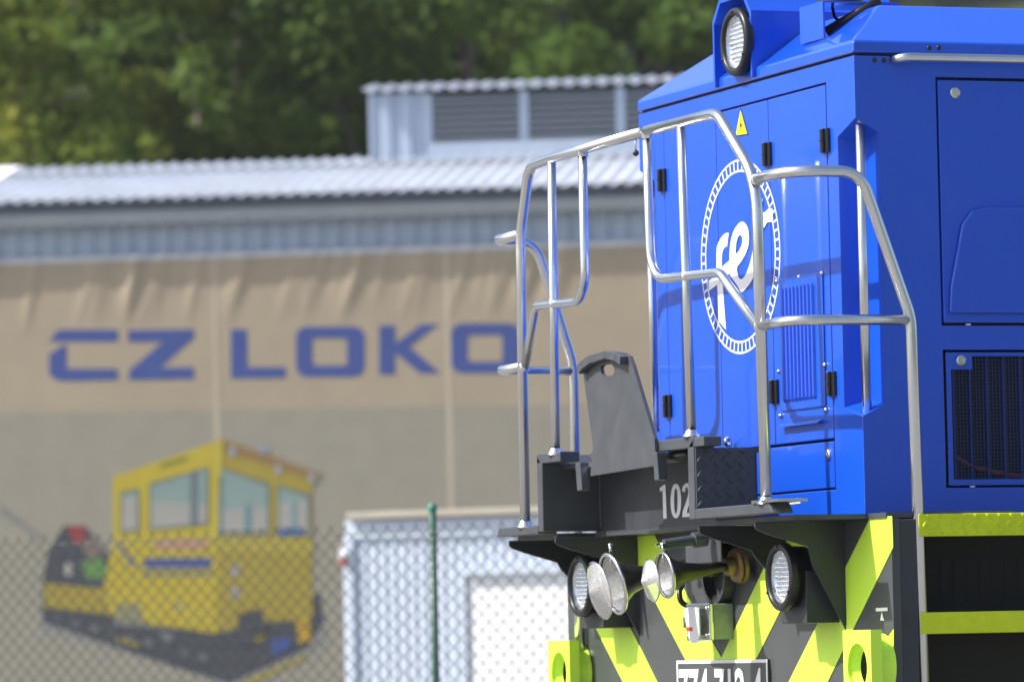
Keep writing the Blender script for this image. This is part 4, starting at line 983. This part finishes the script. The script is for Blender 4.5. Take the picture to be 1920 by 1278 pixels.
def tree(kind, pos, rz, sc, label, group):
    if kind not in PROTO:
        spec = {'a': (15, 4.2, 36000, .12, 3, LEAF[0], .16, False), 'b': (14, 3.8, 36000, .12, 8, LEAF[1], .12, False), 'c': (22, 3.0, 9000, .26, 5, LEAF[2], .15, True), 'd': (15, 4.4, 36000, .12, 21, LEAF[0], .1, False)}[kind]
        b, t = tree_proto(kind, spec[0], spec[1], spec[2], spec[3], spec[4], kind, spec[5], spec[6], spec[7])
        r = empty({'a': 'broadleaf_tree', 'b': 'broadleaf_tree', 'c': 'spruce_tree', 'd': 'broadleaf_tree'}[kind], (0, 0, 0))
        cr = b.build('crown', spec[5], r); tr = t.build('trunk', BARK, r, smooth=True); PROTO[kind] = (r, cr, tr)
    else:
        r0, c0, t0 = PROTO[kind]; r = r0.copy(); COL.objects.link(r)
        for ch in (c0, t0):
            c = ch.copy(); COL.objects.link(c); c.parent = r
    r.location = pos; r.rotation_euler = (0, 0, rz); r.scale = (sc, sc, sc); r['label'] = label; r['category'] = 'tree'; r['group'] = group
    return r
def hill_z(p):
    q = p-hc; a = q.dot(hr); d = q.dot(hf)+36
    if d < 0: return 0.0
    return max(0.0, -.3+d*.36+3.0*math.sin(a*.045+1)*(d/160)+1.6*math.sin(a*.16+d*.09)*(min(1, d/30)))
def at_ground(px, D): p = CAM+ray(px, 1235)*D; p.z = 0; p.z = hill_z(p)-.1; return p
GB = 'broadleaf trees behind the workshop roof'
spots = [('b', 60, 82, .3, 1.0, 'yellow green broadleaf tree at the far left behind the workshop roof'),
         ('a', 470, 86, 1.2, 1.05, 'deep green broadleaf tree left of the roof lantern'),
         ('d', 900, 84, 2.2, 1.05, 'dark green broadleaf tree rising right behind the roof lantern'),
         ('b', 1010, 98, 4.0, .95, 'yellow tinged broadleaf tree between the roof lantern and the locomotive'),
         ('a', 250, 97, 3.9, 1.12, 'dark broadleaf tree behind the gap between the two leftmost trees'),
         ('d', 680, 99, 5.1, 1.1, 'tall dark broadleaf tree behind the left end of the roof lantern'),
         ('a', -330, 88, .9, 1.0, 'broadleaf tree left of the picture edge'), ('d', 1750, 96, 1.9, .78, 'broadleaf tree hidden behind the locomotive roof')]
for k, px, D, rz, sc, lab in spots: tree(k, at_ground(px, D), rz, sc, lab, GB)
GS = 'spruces on the hillside'
sp = [(1130, 128, 'spruce on the hillside left of the locomotive headlight'), (1190, 136, 'spruce on the hillside nearest to the locomotive roof corner'), (1280, 125, 'spruce on the hillside just behind the locomotive headlight'), (1050, 140, 'spruce on the hillside behind the yellow tinged tree')]
for i, (px, D, lab) in enumerate(sp): tree('c', at_ground(px, D), i*1.3, 1.0+.1*(i % 3), lab, GS)
for i in range(16):
    tree('c', at_ground(-300+i*135, 148+(i*37) % 31), i*.9, .9+.08*(i % 4), 'spruce deep in the hillside wood behind the broadleaf trees', GS)
tree('b', at_ground(1130, 108), 2.5, .62, 'small pale bush-like tree below the hillside spruces, left of the locomotive', GB)

# ================================================================== thin summer haze
hz, t, b_ = node_mat('haze_air'); t.nodes.remove(b_)
pv = t.nodes.new('ShaderNodeVolumePrincipled'); pv.inputs['Color'].default_value = (.93, .95, 1, 1); pv.inputs['Density'].default_value = .00026; pv.inputs['Anisotropy'].default_value = .2
t.links.new(pv.outputs[0], t.nodes['Material Output'].inputs['Volume'])
HZ = box('haze', -620, 620, -320, 920, -1.5, 95, hz); HZ['kind'] = 'stuff'
